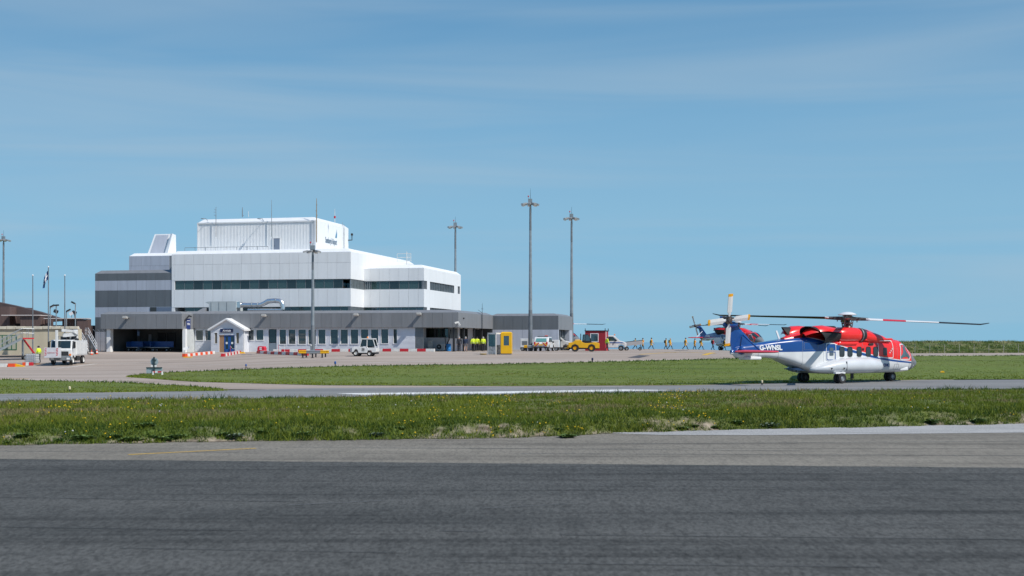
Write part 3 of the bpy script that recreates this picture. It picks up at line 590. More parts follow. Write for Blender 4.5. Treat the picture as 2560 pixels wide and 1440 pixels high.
for x in (520, 660):                            # swan-neck lights on the plant room wall
    a = LA(x, bp_); z = LZ(x, 549, bp_); mb = MB(); mb.tube([(a, bp_ - .1, z - .15), (a, bp_ - .7, z + .1), (a - .1, bp_ - 1.2, z + .05)], .035, 6); mb.obx((a - .12, bp_ - 1.3, z), (.3, .42, .08), (0, 0, 0)); mb.build('wall_light', GALV, pr)
mb = MB(); q = LB(871, R1); mb.tube([(R1 - .2, bpe - .1, zr1 - 1.6), (R1 + .55, bpe - .1, zr1 - 1.6), (R1 + .55, bpe - .1, zr1 - .9)], .07, 6); mb.lathe([(.03, 0), (.16, .05), (.16, .3), (.03, .34)], (R1 + .55, bpe - .1, zr1 - 1.0), 'z', 10); mb.build('camera', BLACK, pr)
# antenna frame over the wing roof
a = LA(1017, 14); z0 = zt2 + .3; mb = MB(); mb.tube([(a, 14, z0 - .2), (a, 14, z0 + 2.0)], .05, 6)
for dx in (-1.3, .0, .55): mb.tube([(a + dx, 14, z0 + (.8 if dx > -1 else .75)), (a + dx, 14, z0 + 1.75)], .03, 5)
for dz in (.8, 1.25, 1.75): mb.tube([(a - 1.3, 14, z0 + dz), (a + .6, 14, z0 + dz)], .03, 5)
for dx in (.2, .4): mb.tube([(a + dx, 14, z0 + .75), (a + dx, 14, z0 + 1.8)], .02, 4)
mb.build('antenna_frame', WPL, term)
# --- upper left annex and twin sloping cowls
bx_ = 12.0; q0, q1 = LA(323, bx_), A0 + .3; zx1 = LZ(360, 640, bx_); zx0 = LZ(360, 682, bx_)
ax = solid('rear_annex', q0, q1, bx_, 26, zx0 - 2, zx1, WHITE, .4, .5, front=JOINT); panels(ax, [q0] + [LA(330 + 23.4 * k, bx_) for k in range(0, 5)], bx_, [zx0 - .3, LZ(360, 664.5, bx_), zx1], LGREY)
for x0, x1, top, m in ((367, 412, 583.5, WHITE), (413, 441, 584, WHITE)):
    c0, c1 = LA(x0, 15), LA(x1, 15); zb, ztp = zx1 + .2, LZ(390, top, 15); mb = MB()
    if x0 < 400:
        mb.add([(c0, 15, zb), (c1, 15, zb), (c1, 17, zb), (c0, 17, zb), (c0 + .55, 16.2, ztp), (c1 - .35 + .6, 16.2, ztp), (c1 + .2, 16.8, ztp), (c0 + .55, 16.8, ztp)], [(0, 1, 5, 4), (1, 2, 6, 5), (2, 3, 7, 6), (3, 0, 4, 7), (4, 5, 6, 7)], 0)
        mb.add([(c0 + .35, 14.95, zb), (c1 - .25, 14.95, zb), (c1 + .0, 16.05, ztp - .15), (c0 + .85, 16.05, ztp - .15)], [(0, 1, 2, 3)], 1)
    else: mb.add([(c0, 14.6, zb), (c0 + .6, 14.4, zb), (c1 - .75, 16.4, zb), (c0, 16.4, zb), (c0 + .5, 15.6, ztp), (c0 + .85, 15.4, ztp), (c1 - .75, 16.3, ztp - .12), (c0 + .5, 16.3, ztp - .12)], [(0, 1, 5, 4), (1, 2, 6, 5), (2, 3, 7, 6), (3, 0, 4, 7), (4, 5, 6, 7)], 0)
    mb.build('roof_cowl', [m, LGREY], term)
# --- striped block
bs = 6.08; q0, q1 = LA(238, bs), A0; rows_y = [683, 701, 726, 767.5, 793, 829, 884]; zs = [LZ(330, y, bs) for y in rows_y][::-1]; zs[0] = 1.0
stb = solid('striped_block', q0, q1, bs, 22, ZG, zs[-1], LGREY, .42, .55, roofm=FASC, front=JOINT)
panels(stb, [q0] + [LA(246.3 + 23.85 * k, bs) for k in range(0, 8)] + [q1], bs, zs, [LGREY, DGREY, LGREY, DGREY, LGREY, DGREY])
# low right: plate coloured dark for an opening's shade, windows beside it
mb = MB(); mb.bx(LA(375, bs - .1), LA(391, bs - .1), bs - .1, bs - .02, LZ(380, 790, bs), LZ(380, 768, bs), 0); mb.bx(LA(391, bs - .1), q1, bs - .1, bs - .02, LZ(400, 790, bs), LZ(400, 768, bs), 1); mb.build('shade_plate_windows', [ROOMD, mat('slate_blue_panel', (.13, .17, .24), .4)], stb)
# --- low front wing: fascia, boarded wall, windows
AL = LA(484, 0); AP = LA(1035.5, 0); zf0 = LZ(1146, 818.5, 0); zf1 = LZ(1146, 781, 0); BE = 17.5
fas = solid('fascia', AL - 2, 0, 0, BE, zf0, zf1, FASC, .32, .75, front=JOINT)
fx = [0.0]; x = 1131.8
while x > 486: fx.append(LA(x, 0)); x -= 25.3
fx = sorted(fx + [AL]); panels(fas, fx, 0, [zf0, zf1], FASC)
wins = [(489, 509, 824.5, 851), (512.7, 528, 824.5, 851), (616.6, 635.8, 823.6, 850.5), (640, 660, 823.6, 850.5), (671.5, 691.5, 823, 878), (698, 716.5, 823, 860.5), (720.8, 740, 823, 860.5), (745, 766, 823, 860.5), (770, 791, 823, 860.5), (795, 815, 823, 860), (825.6, 846.3, 823, 860), (851, 871, 823, 860), (876, 897, 823, 860), (901.5, 922, 822.5, 859), (926.5, 947, 822.5, 859), (952, 972, 822, 859), (982.7, 994, 822, 859)]
bwl = .35; wl = MB(); NB = 20; zb0 = 1.0
def boards(a0, a1, z0, z1):
    if a1 - a0 < .02 or z1 - z0 < .02: return
    k = max(1, round((z1 - z0) / .145)); hb = (z1 - z0) / k; prof = []
    for i in range(k): prof += [(bwl - .045, z0 + hb * i), (bwl - .012, z0 + hb * (i + 1) - .004)]
    wl.exx(prof + [(bwl + .15, z1), (bwl + .15, z0)], a0, a1)
cur = AL
for k, (x0, x1, y0, y1) in enumerate(wins):
    a0, a1, z1, z0 = LA(x0, bwl), LA(x1, bwl), LZ(x0, y0, bwl), LZ(x0, y1, bwl)
    boards(cur, a0, zb0, zf0); boards(a0, a1, zb0, z0) if k != 4 else None; boards(a0, a1, z1, zf0); cur = a1
boards(cur, AP, zb0, zf0); wall = wl.build('boarded_wall', BOARD, term)
for k, (x0, x1, y0, y1) in enumerate(wins):
    a0, a1, z1, z0 = LA(x0, bwl), LA(x1, bwl), LZ(x0, y0, bwl), LZ(x0, y1, bwl)
    if k == 4:
        d = MB().bx(a0 + .05, a1 - .05, bwl, bwl + .05, z0 - .1, z0 + 1.0).build('door', mat('grey_door', (.20, .25, .30), .5), term); panel(d, a0 + .1, a1 - .1, bwl + .03, z0 + 1.05, z1 - .05, GLASSD, 'window_pane', 0, .02); continue
    mb = MB()
    for xx in (a0, a1 - .06): mb.bx(xx, xx + .06, bwl - .06, bwl + .1, z0, z1)
    mb.bx(a0, a1, bwl - .09, bwl + .1, z0 - .06, z0 + .03); mb.bx(a0, a1, bwl - .06, bwl + .1, z1 - .05, z1)
    f_ = mb.build('window', TRIM, term); panel(f_, a0 + .06, a1 - .06, bwl + .06, z0 + .03, z1 - .05, GLASSL, 'window_pane', 0, .02)
    if k == 9: MB().bx(a0 + .1, a1 - .1, bwl + .12, bwl + .16, z0 + .05, z1 - .1).build('blind', mat('brown_blind', (.24, .17, .10), .7), f_)
    if k in (6, 8, 13): q_ = a0 + (a1 - a0) * .38; MB().bx(a0 + .07, q_, bwl + .1, bwl + .13, z0 + .05, z1 - .06).build('reflection_strip', LGREY, f_)  # pale strip added to imitate lighter reflections in these panes
    if k == 11: MB().bx(a0 + .1, a1 - .1, bwl + .1, bwl + .14, z0 + 1.1, z0 + 1.52).build('poster', mat('cyan_poster', (.16, .45, .52), .6), f_)
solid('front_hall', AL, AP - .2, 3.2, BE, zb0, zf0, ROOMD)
mb = MB()                                        # hall contents; the tilted pale bars imitate diagonal reflections in the panes
for k in range(60):
    a = AL + 1 + (AP - AL - 2) * random.random(); q = random.uniform(1.0, 2.8); mb.obx((a, q, 1.9 + random.uniform(.2, 1.6)), (random.uniform(.05, .5), .1, random.uniform(.3, 1.5)), (0, random.uniform(-.9, .9), 0), k % 3)
struct(mb.build('hall_contents_reflections', [WPL, MATS['office_blue'], MATS['office_grey']], term), 'stuff')
# floodlights bracketed off the fascia
def wall_lamp(a, b, z, par):
    mb = MB(); mb.bx(a - .19, a + .19, b - .52, b, z - .02, z + .08); f_ = mb.build('lamp_bracket', GALVD, par); mb = MB(); mb.obx((a, b - .72, z), (.5, .5, .26), (R(-12), 0, 0)); mb.obx((a, b - .74, z - .12), (.42, .36, .04), (R(-12), 0, 0), 1); mb.build('floodlight', [mat('lamp_housing', (.42, .41, .39), .5), WPL], f_, bevel=.04)
for x, y in ((666, 789), (895.5, 787), (1052, 785)): wall_lamp(LA(x, 0), -.05, LZ(x, y, 0), term)
# --- porch
bp2 = -1.3; p0, p1 = LA(528, bp2), LA(608, bp2); ze = LZ(568, 822, bp2); za = LZ(568, 800, bp2); pm = (p0 + p1) / 2; zb = 1.0
po = MB(); dx0, dx1, dz = LA(548, bp2), LA(587, bp2), LZ(567, 837.5, bp2); wz0, wz1 = LZ(540, 858.5, bp2), LZ(540, 832, bp2); wa = [(LA(537, bp2), LA(543.2, bp2)), (LA(591, bp2), LA(597.5, bp2))]
sv = wl; 
def pboard(a0, a1, z0, z1, b):
    k = max(1, round((z1 - z0) / .145)); hb = (z1 - z0) / k; prof = []
    for i in range(k): prof += [(b - .045, z0 + hb * i), (b - .012, z0 + hb * (i + 1) - .004)]
    po.exx(prof + [(b + .15, z1), (b + .15, z0)], a0, a1)
for a0, a1, z0, z1 in ((p0, wa[0][0], zb, ze), (wa[0][0], wa[0][1], zb, wz0), (wa[0][0], wa[0][1], wz1, ze), (wa[0][1], dx0, zb, ze), (dx0, dx1, dz, ze), (dx1, wa[1][0], zb, ze), (wa[1][0], wa[1][1], zb, wz0), (wa[1][0], wa[1][1], wz1, ze), (wa[1][1], p1, zb, ze)): pboard(a0, a1, z0, z1, bp2)
k = 6
for i in range(k): f0 = i / k; f1 = (i + 1) / k; z0, z1 = ze + (za - ze) * f0, ze + (za - ze) * f1; h0 = (p1 - p0) / 2 * (1 - f0); h1 = (p1 - p0) / 2 * (1 - f1); po.add([(pm - h0, bp2 - .03, z0), (pm + h0, bp2 - .03, z0), (pm + h1, bp2 - .01, z1), (pm - h1, bp2 - .01, z1)], [(0, 1, 2, 3)])
po.bx(p1 - .15, p1, bp2 + .16, .34, zb, ze); po.bx(p0, p0 + .15, bp2 + .16, .34, zb, ze); po.bx(p0 + .2, p1 - .2, .5, .6, zb, ze, 1)
porch = po.build('porch', [BOARD, ROOMD], term)
mb = MB()
for sg in (-1, 1): mb.add([(pm, bp2 - .35, za + .22), (pm + sg * ((p1 - p0) / 2 + .3), bp2 - .35, ze - .02), (pm + sg * ((p1 - p0) / 2 + .3), .3, ze - .02), (pm, .3, za + .22), (pm, bp2 - .35, za + .02), (pm + sg * ((p1 - p0) / 2 + .3), bp2 - .35, ze - .24), (pm + sg * ((p1 - p0) / 2 + .3), .3, ze - .24), (pm, .3, za + .02)], [(0, 1, 2, 3), (4, 7, 6, 5), (0, 4, 5, 1), (1, 5, 6, 2), (2, 6, 7, 3)])
mb.build('porch_roof', TRIM, porch)
mb = MB(); mb.tube([(p1 + .1, bp2 + .1, zb), (p1 + .1, bp2 + .1, ze - .1)], .05, 8); mb.build('downpipe', TRIM, porch)
for a0, a1 in wa:
    f_ = MB().bx(a0 - .04, a1 + .04, bp2 - .06, bp2 + .06, wz0 - .05, wz0).bx(a0 - .04, a1 + .04, bp2 - .06, bp2 + .06, wz1, wz1 + .05).build('window', TRIM, porch); panel(f_, a0, a1, bp2 + .06, wz0, wz1, mat('bronze_pane', (.16, .13, .09), .2), 'window_pane', .01, .02)
MB().bx(dx0, LA(559.5, bp2), bp2 + .05, bp2 + .12, zb, dz).build('side_panel', WOOD, porch)
for e0, e1 in ((LA(560, bp2), LA(573, bp2)), (LA(573.2, bp2), dx1)):
    mb = MB(); mb.bx(e0, e0 + .16, bp2 + .05, bp2 + .12, zb, dz); mb.bx(e1 - .16, e1, bp2 + .05, bp2 + .12, zb, dz); mb.bx(e0, e1, bp2 + .05, bp2 + .12, zb, 1.75); mb.bx(e0, e1, bp2 + .05, bp2 + .12, dz - .15, dz); d = mb.build('entrance_door', BLUE, porch)
    panel(d, e0 + .16, e1 - .16, bp2 + .1, 1.75, dz - .15, GLASSD, 'window_pane', 0, .02); c = (e0 + e1) / 2; MB().bx(c - .12, c + .12, bp2 + .02, bp2 + .04, 2.35, 2.6).build('notice', TRIM, d)
sg_ = MB().bx(LA(551.5, bp2), LA(582.7, bp2), bp2 - .12, bp2 - .05, LZ(567, 831.3, bp2), LZ(567, 822.2, bp2)).build('arrivals_sign', NAVY, porch)
tx = text('lettering', 'Arrivals', .36, TRIM, sg_, (pm, bp2 - .14, LZ(567, 826.8, bp2)), (R(90), 0, 0), 1, 1, .25, bold=.008); tx.scale[0] = 1.1 / max(.1, tx.dimensions.x)
# --- baggage bay projecting on the left
bb = -3.0; g0, g1 = LA(252, bb), LA(455, bb); zg0, zg1 = LZ(350, 822.3, bb), LZ(350, 785, bb)
bay = solid('bay_fascia', g0, g1, bb, 8, zg0, zg1, FASC, .3, .6, front=JOINT); panels(bay, [g0] + [LA(264.5 + 25.3 * k, bb) for k in range(0, 8)] + [g1], bb, [zg0, zg1], FASC)
wall_lamp(LA(321, bb), bb - .05, LZ(321, 794, bb), term)
for q0_, q1_, r0_, r1_ in ((LA(263, bb), LA(272.5, bb), bb + .3, bb + 1.0), (g1 - .12, g1 + .26, bb + .35, bb + .8)): MB().bx(q0_, q1_, r0_, r1_, ZG, zg0).build('bay_pier', TRIM, term)
mb = MB(); mb.bx(g1 - .25, g1 - .02, bb + .8, 1.0, ZG, zg0, 0); mb.build('bay_side_wall', mat('pale_side_panel', (.55, .58, .58), .6), term)
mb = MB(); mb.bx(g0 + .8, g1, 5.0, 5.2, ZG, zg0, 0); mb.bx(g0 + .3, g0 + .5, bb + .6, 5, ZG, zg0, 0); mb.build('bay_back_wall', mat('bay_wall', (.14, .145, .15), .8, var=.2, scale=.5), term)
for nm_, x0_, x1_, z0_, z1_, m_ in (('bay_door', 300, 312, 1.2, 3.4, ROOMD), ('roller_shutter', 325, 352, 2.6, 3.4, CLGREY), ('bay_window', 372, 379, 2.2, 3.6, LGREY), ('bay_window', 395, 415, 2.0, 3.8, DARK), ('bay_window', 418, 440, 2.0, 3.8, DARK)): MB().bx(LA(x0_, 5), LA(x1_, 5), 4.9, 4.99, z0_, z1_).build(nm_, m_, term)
# sign and swan-neck lamp on the sunlit side of the bay fascia
sq = LB(470, g1); sz = LZ(472, 807, bb + 1.5); pl = MB().bx(g1 + .01, g1 + .05, sq - .45, sq + .55, sz - .75, sz + .5).build('wall_sign', mat('sign_blue', (.02, .045, .19), .5), bay)
text('lettering', 'HIAL', .36, TRIM, pl, (g1 + .06, sq + .05, sz - .15), (R(90), 0, R(90)), 1, 1, bold=.01); MB().bx(g1 + .05, g1 + .055, sq - .3, sq + .4, sz + .22, sz + .3).build('sign_line', TRIM, pl)
mb = MB(); mb.tube([(g1, sq - .9, sz - .4), (g1 + .1, sq - .95, sz + .35), (g1 + .35, sq - .4, sz + .85), (g1 + .4, sq + .1, sz + .75)], [.05, .06, .11, .07], 8); mb.build('swan_neck_lamp', BLACK, bay, True)
# --- duct on the front roof
bd = 2.5; zd = zf1 + .3; a0, a1 = LA(522, bd), LA(590, bd); mb = MB(); ztop = LZ(550, 753.5, bd)
mb.bx(a0, a1, bd, bd + 2, zd, ztop); mb.add([(a0, bd, ztop), (a0, bd + 2, ztop), (a0 - .5, bd + 2, ztop - .1), (a0 - .5, bd, ztop - .1), (a0, bd, ztop - .35), (a0, bd + 2, ztop - .35)], [(0, 1, 2, 3), (3, 2, 5, 4), (0, 3, 4), (1, 5, 2)]); plen = mb.build('air_plenum', mat('plenum_grey', (.46, .50, .51), .5), term)
for k in range(3): MB().bx(a0 + .3 + 1.05 * k, a0 + .33 + 1.05 * k, bd - .03, bd, zd + .1, ztop - .1).build('seam', GALVD, plen)
def dp(x, y): return (LA(x, bd + .5), bd + .5, LZ(x, y, bd + .5))
du = MB(); du.tube([dp(592, 762.5), dp(650, 762.5), dp(660, 759), dp(670, 753), dp(684, 751.5), dp(698, 752), dp(705, 757), dp(707, 765), dp(707, 774)], [.28, .28, .30, .31, .30, .31, .31, .30, .28], 12); duct = du.build('ventilation_duct', SILVER, term, True, sharp=60)
mb = MB(); mb.bx(LA(588, bd), LA(599, bd), bd + .1, bd + 1.1, LZ(593, 769, bd), LZ(593, 754, bd)); mb.tube([dp(620, 774.5), dp(706, 774.5)], .16, 10); mb.build('duct_branch', SILVER, duct)
mb = MB()
for x in (630, 645, 690): mb.tube([dp(x - .6, 762.5 if x < 660 else 751.5), dp(x + .6, 762.5 if x < 660 else 751.5)], .33, 12)
mb.build('duct_collar', GALV, duct)
mb = MB(); mb.add([(LA(500, 3), 2, zd), (LA(520, 3), 2, zd), (LA(520, 3), 5, zd), (LA(500, 3), 5, zd), (LA(512, 3), 2.6, zd + .5), (LA(520, 3), 2.6, zd + .5), (LA(520, 3), 4.4, zd + .5), (LA(512, 3), 4.4, zd + .5)], [(0, 1, 5, 4), (1, 2, 6, 5), (2, 3, 7, 6), (3, 0, 4, 7), (4, 5, 6, 7)]); mb.build('roof_upstand', FASC, term)
# --- open corner under the canopy
ai = -2.6; E0_ = LA(1231.5, BE); zwin = LZ(1090, 844, 5)
mb = MB(); mb.bx(AP - .15, AP, .5, 5, zb0, zf0); mb.bx(AP, ai, 5, 5.15, zb0, zwin, 0); mb.bx(ai - .15, ai, 5, BE, zb0, zwin - .1, 0); mb.bx(ai - .15, ai, 9, 10.5, zb0, zf0, 0); mb.bx(ai - .15, ai, 14, BE, zb0, zf0, 0); mb.build('canopy_wall', BOARD, term)
panes(term, cuts(AP + 1, ai, 4), 5.05, zwin, zf0 - .05, [GLASSD, GLASS], .08, DARK); side_panes(term, ai, 5.1, 9, 6, zwin - .1, zf0, GLASSB, GALV); side_panes(term, ai, 10.5, 14, 5, zwin - .1, zf0, GLASSD, DARK)
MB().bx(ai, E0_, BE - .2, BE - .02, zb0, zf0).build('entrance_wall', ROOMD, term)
solid('arrivals_room', AP, ai - 1.2, 6.4, BE, zb0, zf0, mat('green_room', (.05, .09, .075), .8, var=.4, scale=.4))
MB().bx(AP, AP + 1.0, .4, .45, zb0, zf0).build('grille_frame', GALV, term); mb = MB()
for k in range(10): mb.bx(AP + .05 + .1 * k, AP + .09 + .1 * k, .34, .4, 1.9, zf0)
mb.build('grille_bars', GALVD, term)
for k, (x, bq) in enumerate(((1134.5, .35), (1150.5, 3.6), (1175.5, 8.6), (1196, 12.6))):
    a = LA(x, bq) if k == 0 else -.3; q = TW(a, bq); mb = MB(); mb.bx(a - .11, a + .11, bq - .11, bq + .11, q.z - .3, zf0); mb.bx(a - .2, a + .2, bq - .2, bq + .2, q.z - .3, q.z + .04); mb.build('column', BLACK, term)
mb = MB()
for k in range(14): mb.bx(AP + .6 + .35 * k if k < 7 else -1.6, AP + .8 + .35 * k if k < 7 else -1.2, 2.2 if k < 7 else 2.4 + 2.0 * (k - 7), 2.4 if k < 7 else 2.8 + 2.0 * (k - 7), zf0 - .05, zf0 - .01)
mb.build('soffit_light', WPL, term)
def cctv(a, b, z, par): mb = MB(); mb.tube([(a, b, z), (a, b - .35, z - .1)], .035, 6); mb.obx((a - .15, b - .5, z - .02), (.42, .2, .2), (0, R(-15), R(25))); mb.obx((a + .12, b - .4, z - .15), (.16, .16, .5), (0, R(-30), 0)); mb.build('security_camera', WPL, par)
cctv(LA(1147, 0), 0, LZ(1147, 806, 0), term); mb = MB(); mb.lathe([(.02, 0), (.1, .05), (.1, .14), (.02, .2)], (.08, 2.2, zf1 - .75), 'z', 10); mb.build('dome_camera', BLACK, term)
bq = 11.2; mb = MB(); mb.tube([(.12, bq, zf0), (.12, bq, zf1 + .8), (.12, bq, zf1 + 1.5)], [.03, .03, .01], 6); mb.tube([(-.2, bq - .8, zf1 + .55), (.12, bq, zf1 + .2)], .02, 4); mb.tube([(.12, bq - .6, zf1 + .7), (.12, bq + .6, zf1 + .7)], .02, 4); mb.build('aerial', DARK, term)
mb = MB(); mb.tube([(AP + 2.4, 4.8, 3.4), (AP + 2.6, 4.7, 2.2), (AP + 2.2, 4.6, 1.5)], .05, 6); mb.tube([(LA(1122, 4), 4.8, zf0 - .2), (LA(1119, 4), 4.7, 2.9), (LA(1111, 4), 4.4, 1.9), (LA(1109, 4), 4.3, 1.5)], .07, 6); mb.build('flexible_hose', BLACK, term)
# --- end block
E0, E1 = LA(1231.5, BE), LA(1396, BE); ez1, ez0 = LZ(1300, 789.5, BE), LZ(1300, 824, BE); ee = LB(1431, E1)
eu = solid('end_block_fascia', E0 - .3, E1, BE, ee, ez0, ez1, FASC, .3, .7, front=JOINT); ej = [E0] + [LA(x, BE) for x in (1236.5, 1259.4, 1282.3, 1306.5, 1330, 1352.6, 1375)] + [E1]
panels(eu, ej, BE, [ez0, ez1], DGREY)
el = solid('end_block_wall', E0 - .3, E1 - 1.2, BE, ee, ZG, ez0, LGREY, front=JOINT); panels(el, ej, BE, [1.3, ez0], LGREY)
for r0_, r1_ in ((BE, BE + .5), (ee - 2.2, ee)): MB().bx(E1 - 1.2, E1 - .02, r0_, r1_, ZG, ez0).build('end_block_pier', LGREY, term)
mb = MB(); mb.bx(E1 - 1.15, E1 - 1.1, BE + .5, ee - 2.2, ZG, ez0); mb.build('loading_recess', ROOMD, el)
side_panes(el, E1 - .7, BE + .5, ee - 2.2, 4, 1.3, ez0, GLASSD, GALV)
MB().bx(E0 + .2, E1 - 5, BE - .35, BE - .06, 1.2, 1.62).build('plinth', mat('pale_concrete', (.5, .49, .46), .85), term)

# things standing under the canopy
def acunit(a, b, w_, h_, label):
    p = TW(a, b); t = thing('air_conditioner', label, 'air conditioner', p, -TH); MB().bx(-w_ / 2, w_ / 2, -.2, .2, .1, h_).build('casing', WPL, t, bevel=.03); MB().bx(-w_ * .4, -w_ * .3, -.15, .15, 0, .1).bx(w_ * .3, w_ * .4, -.15, .15, 0, .1).build('foot', DARK, t)
    if w_ > h_ * .8: MB().lathe([(.02, -.22), (.3, -.22), (.3, -.2), (.02, -.2)], (-w_ * .15, 0, .55), 'y', 18).build('fan', DARK, t); MB().lathe([(.02, -.235), (.09, -.235), (.09, -.22), (.02, -.22)], (-w_ * .15, 0, .55), 'y', 10).build('fan_hub', WPL, t)
acunit(LA(1101, 4), 4.1, .95, .88, 'white outdoor fan unit with round grille beside the blue barrel'); acunit(LA(1074, 4), 4.3, .5, 1.3, 'tall narrow white cabinet unit against the canopy back wall')
p = TW(LA(1121.5, 3.4), 3.4); t = thing('barrel', 'blue plastic barrel under the terminal canopy', 'barrel', p); MB().lathe([(.24, 0), (.29, .04), (.29, .3), (.305, .33), (.29, .36), (.29, .6), (.305, .63), (.29, .66), (.28, .88), (.24, .92)], n=20).build('drum', BARREL, t, True); MB().lathe([(.05, .92), (.05, .95)], (.12, 0, 0)).build('bung', BLACK, t)
# ------------------------------------------------------------------ floodlight masts
def mast(x, Y, top_y, label, dark_to=.0, r0=.27, crown=1.0, nl=9, spike=1.6, group=None, box=True, zb=None):
    p = at(x, Y); base = zb if zb is not None else p.z; H = CZ - (top_y - HY) * Y / F - base
    t = thing('floodlight_mast', label, 'light mast', (p.x, Y, base), 0, group)
    mb = MB(); n = 12; mb.tube([(0, 0, 0), (0, 0, H * .33), (0, 0, H * .66), (0, 0, H)], [r0, r0 * .8, r0 * .62, r0 * .45], 14); mb.build('pole', GALV, t, True)
    for q_ in ((-.02, H * .28, r0 * 1.03, r0 * .86), (H * .82, H * .97, r0 * .56, r0 * .49)): MB().tube([(0, 0, q_[0]), (0, 0, q_[1])], [q_[2], q_[3]], 14).build('pole_sleeve', GALVD, t, True)
    mb = MB(); mb.lathe([(.05, H - .1), (.35 * crown, H - .05), (.35 * crown, H + .15), (.05, H + .2)], n=12); ring = mb.build('head_frame', DARK, t)
    for k in range(nl):
        a = 2 * math.pi * k / nl + .3; L = crown * (1.0 if k % 2 else .78); mb = MB(); c, s = math.cos(a), math.sin(a)
        mb.tube([(0, 0, H), (c * L * .8, s * L * .8, H + .05)], .035, 5); arm = mb.build('lamp_arm', GALVD, ring)
        mb = MB(); mb.obx((c * L, s * L, H - .03), (.62 * crown, .42 * crown, .16), (0, R(14), a)); mb.obx((c * (L + .03), s * (L + .03), H - .13), (.5 * crown, .34 * crown, .04), (0, R(14), a), 1); mb.build('floodlight', [mat('lamp_grey', (.36, .37, .38), .5, .3), mat('lamp_lens', (.75, .75, .72), .15)], ring)
    if box: MB().bx(-.28, .22, -.2, .2, H + .15, H + .62).build('control_box', GALV, t)
    mb = MB(); mb.tube([(0, 0, H + .1), (0, 0, H + spike)], [.03, .012], 5); mb.build('lightning_rod', DARK, t)
    mb = MB(); mb.tube([(-.25, 0, H + .3), (-.25, 0, H + .85)], .03, 5); mb.lathe([(.02, H + .85), (.08, H + .88), (.08, H + 1.0), (.02, H + 1.04)], (-.25, 0, 0), n=8, mi=1); mb.build('obstruction_light', [GALV, RED], t)
    return t
mast(1326, 157, 510, 'tallest floodlight mast, standing inside a yellow crash barrier by the end block', spike=1.9)
mast(1429, 176, 546, 'tall floodlight mast rising beside the far corner of the end block', spike=1.6)
mast(1138.5, 190, 567, 'floodlight mast rising from behind the right wing of the terminal', spike=1.5)
mast(9, 212, 600, 'floodlight mast rising behind the brown roofed building', spike=1.6)
mast(782, 139, 628, 'shorter floodlight mast in front of the terminal inside a yellow rail', r0=.24, crown=.8, nl=6, spike=.9)
# crash barriers round the mast feet
def crash_rail(x, y, L, W_, label, rot):
    p = G(x, y); t = thing('crash_barrier', label, 'crash barrier', p, rot)
    for yy, ends in ((-W_ / 2, True), (W_ / 2, True)):
        for k, (a, b, m) in enumerate(((-L / 2, -L / 2 + .28 * L, YEL), (-L / 2 + .28 * L, L / 2 - .2 * L, GALV), (L / 2 - .2 * L, L / 2, YEL))):
            prof = [(yy - .04, .42), (yy - .10, .5), (yy - .04, .58), (yy - .10, .66), (yy - .04, .74), (yy + .02, .74), (yy - .03, .66), (yy + .02, .58), (yy - .03, .5), (yy + .02, .42)]
            MB().exx(prof, a, b).build('rail', m, t)
        for xx in (-L * .36, 0, L * .36): MB().bx(xx - .06, xx + .06, yy + .02, yy + .14, 0, .72).bx(xx - .14, xx + .14, yy - .06, yy + .2, 0, .03).build('post', DARK, t)
    return t
crash_rail(785, 894.5, 2.7, 1.5, 'yellow and galvanised crash rail round the foot of the shorter mast', R(-4))
p = at(1326, 156.0); t = crash_rail(1326, 881, 1.45, 1.3, 'short yellow crash rail round the tallest mast beside the white pickup', R(-6)); t.location = p
p = at(777.5, 137.4); t = thing('bollard_post', 'slim steel post with a white cap beside the shorter mast', 'post', p); MB().lathe([(.07, 0), (.07, .95), (.05, 1.0)], n=10).build('shaft', GALVD, t); MB().lathe([(.075, .96), (.075, 1.06), (.02, 1.1)], n=10).build('cap', WPL, t)

# ------------------------------------------------------------------ flagpoles and lamp posts on the left
def flagpole(x, Y, top, label, group=None):
    p = at(x, Y); H = CZ - (top - HY) * Y / F - p.z; t = thing('flagpole', label, 'flagpole', p, 0, group); MB().tube([(0, 0, 0), (0, 0, H)], [.075, .045], 10).build('pole', GALVD, t, True); MB().lathe([(.02, H), (.09, H + .05), (.09, H + .12), (.02, H + .17)], n=10).build('finial', TRIM, t); return t, H
flagpole(82, 141, 690, 'bare flagpole in front of the cream building', 'bare flagpoles'); flagpole(162, 141, 690, 'bare flagpole in front of the cream building', 'bare flagpoles')
t, H = flagpole(121, 143, 669, 'taller flagpole flying a blue flag with a white cross')
rowsf = []; nx_, nz_ = 22, 14; FV, FF, FM = [], [], []
for j in range(nz_ + 1):
    for i in range(nx_ + 1):
        u, v = i / nx_, j / nz_; FV.append((-.05 - u * .58 + .05 * math.sin(u * 9) * u, .22 * math.sin(u * 8 + v * 2) * u, H - .35 - v * 1.0 - u * 1.05 + .12 * math.sin(u * 7)))
for j in range(nz_):
    for i in range(nx_): FF.append((j * (nx_ + 1) + i, j * (nx_ + 1) + i + 1, (j + 1) * (nx_ + 1) + i + 1, (j + 1) * (nx_ + 1) + i)); FM.append(1 if (7 <= i <= 8 or 6 <= j <= 7) else 0)
mb = MB(); mb.v = FV; mb.f = FF; mb.m = FM; fl = tag(mb.build('flag', [mat('flag_blue', (.008, .045, .16), .8), TRIM], None, True), 'blue flag with white cross drooping from the taller flagpole', 'flag'); fl.location = t.location
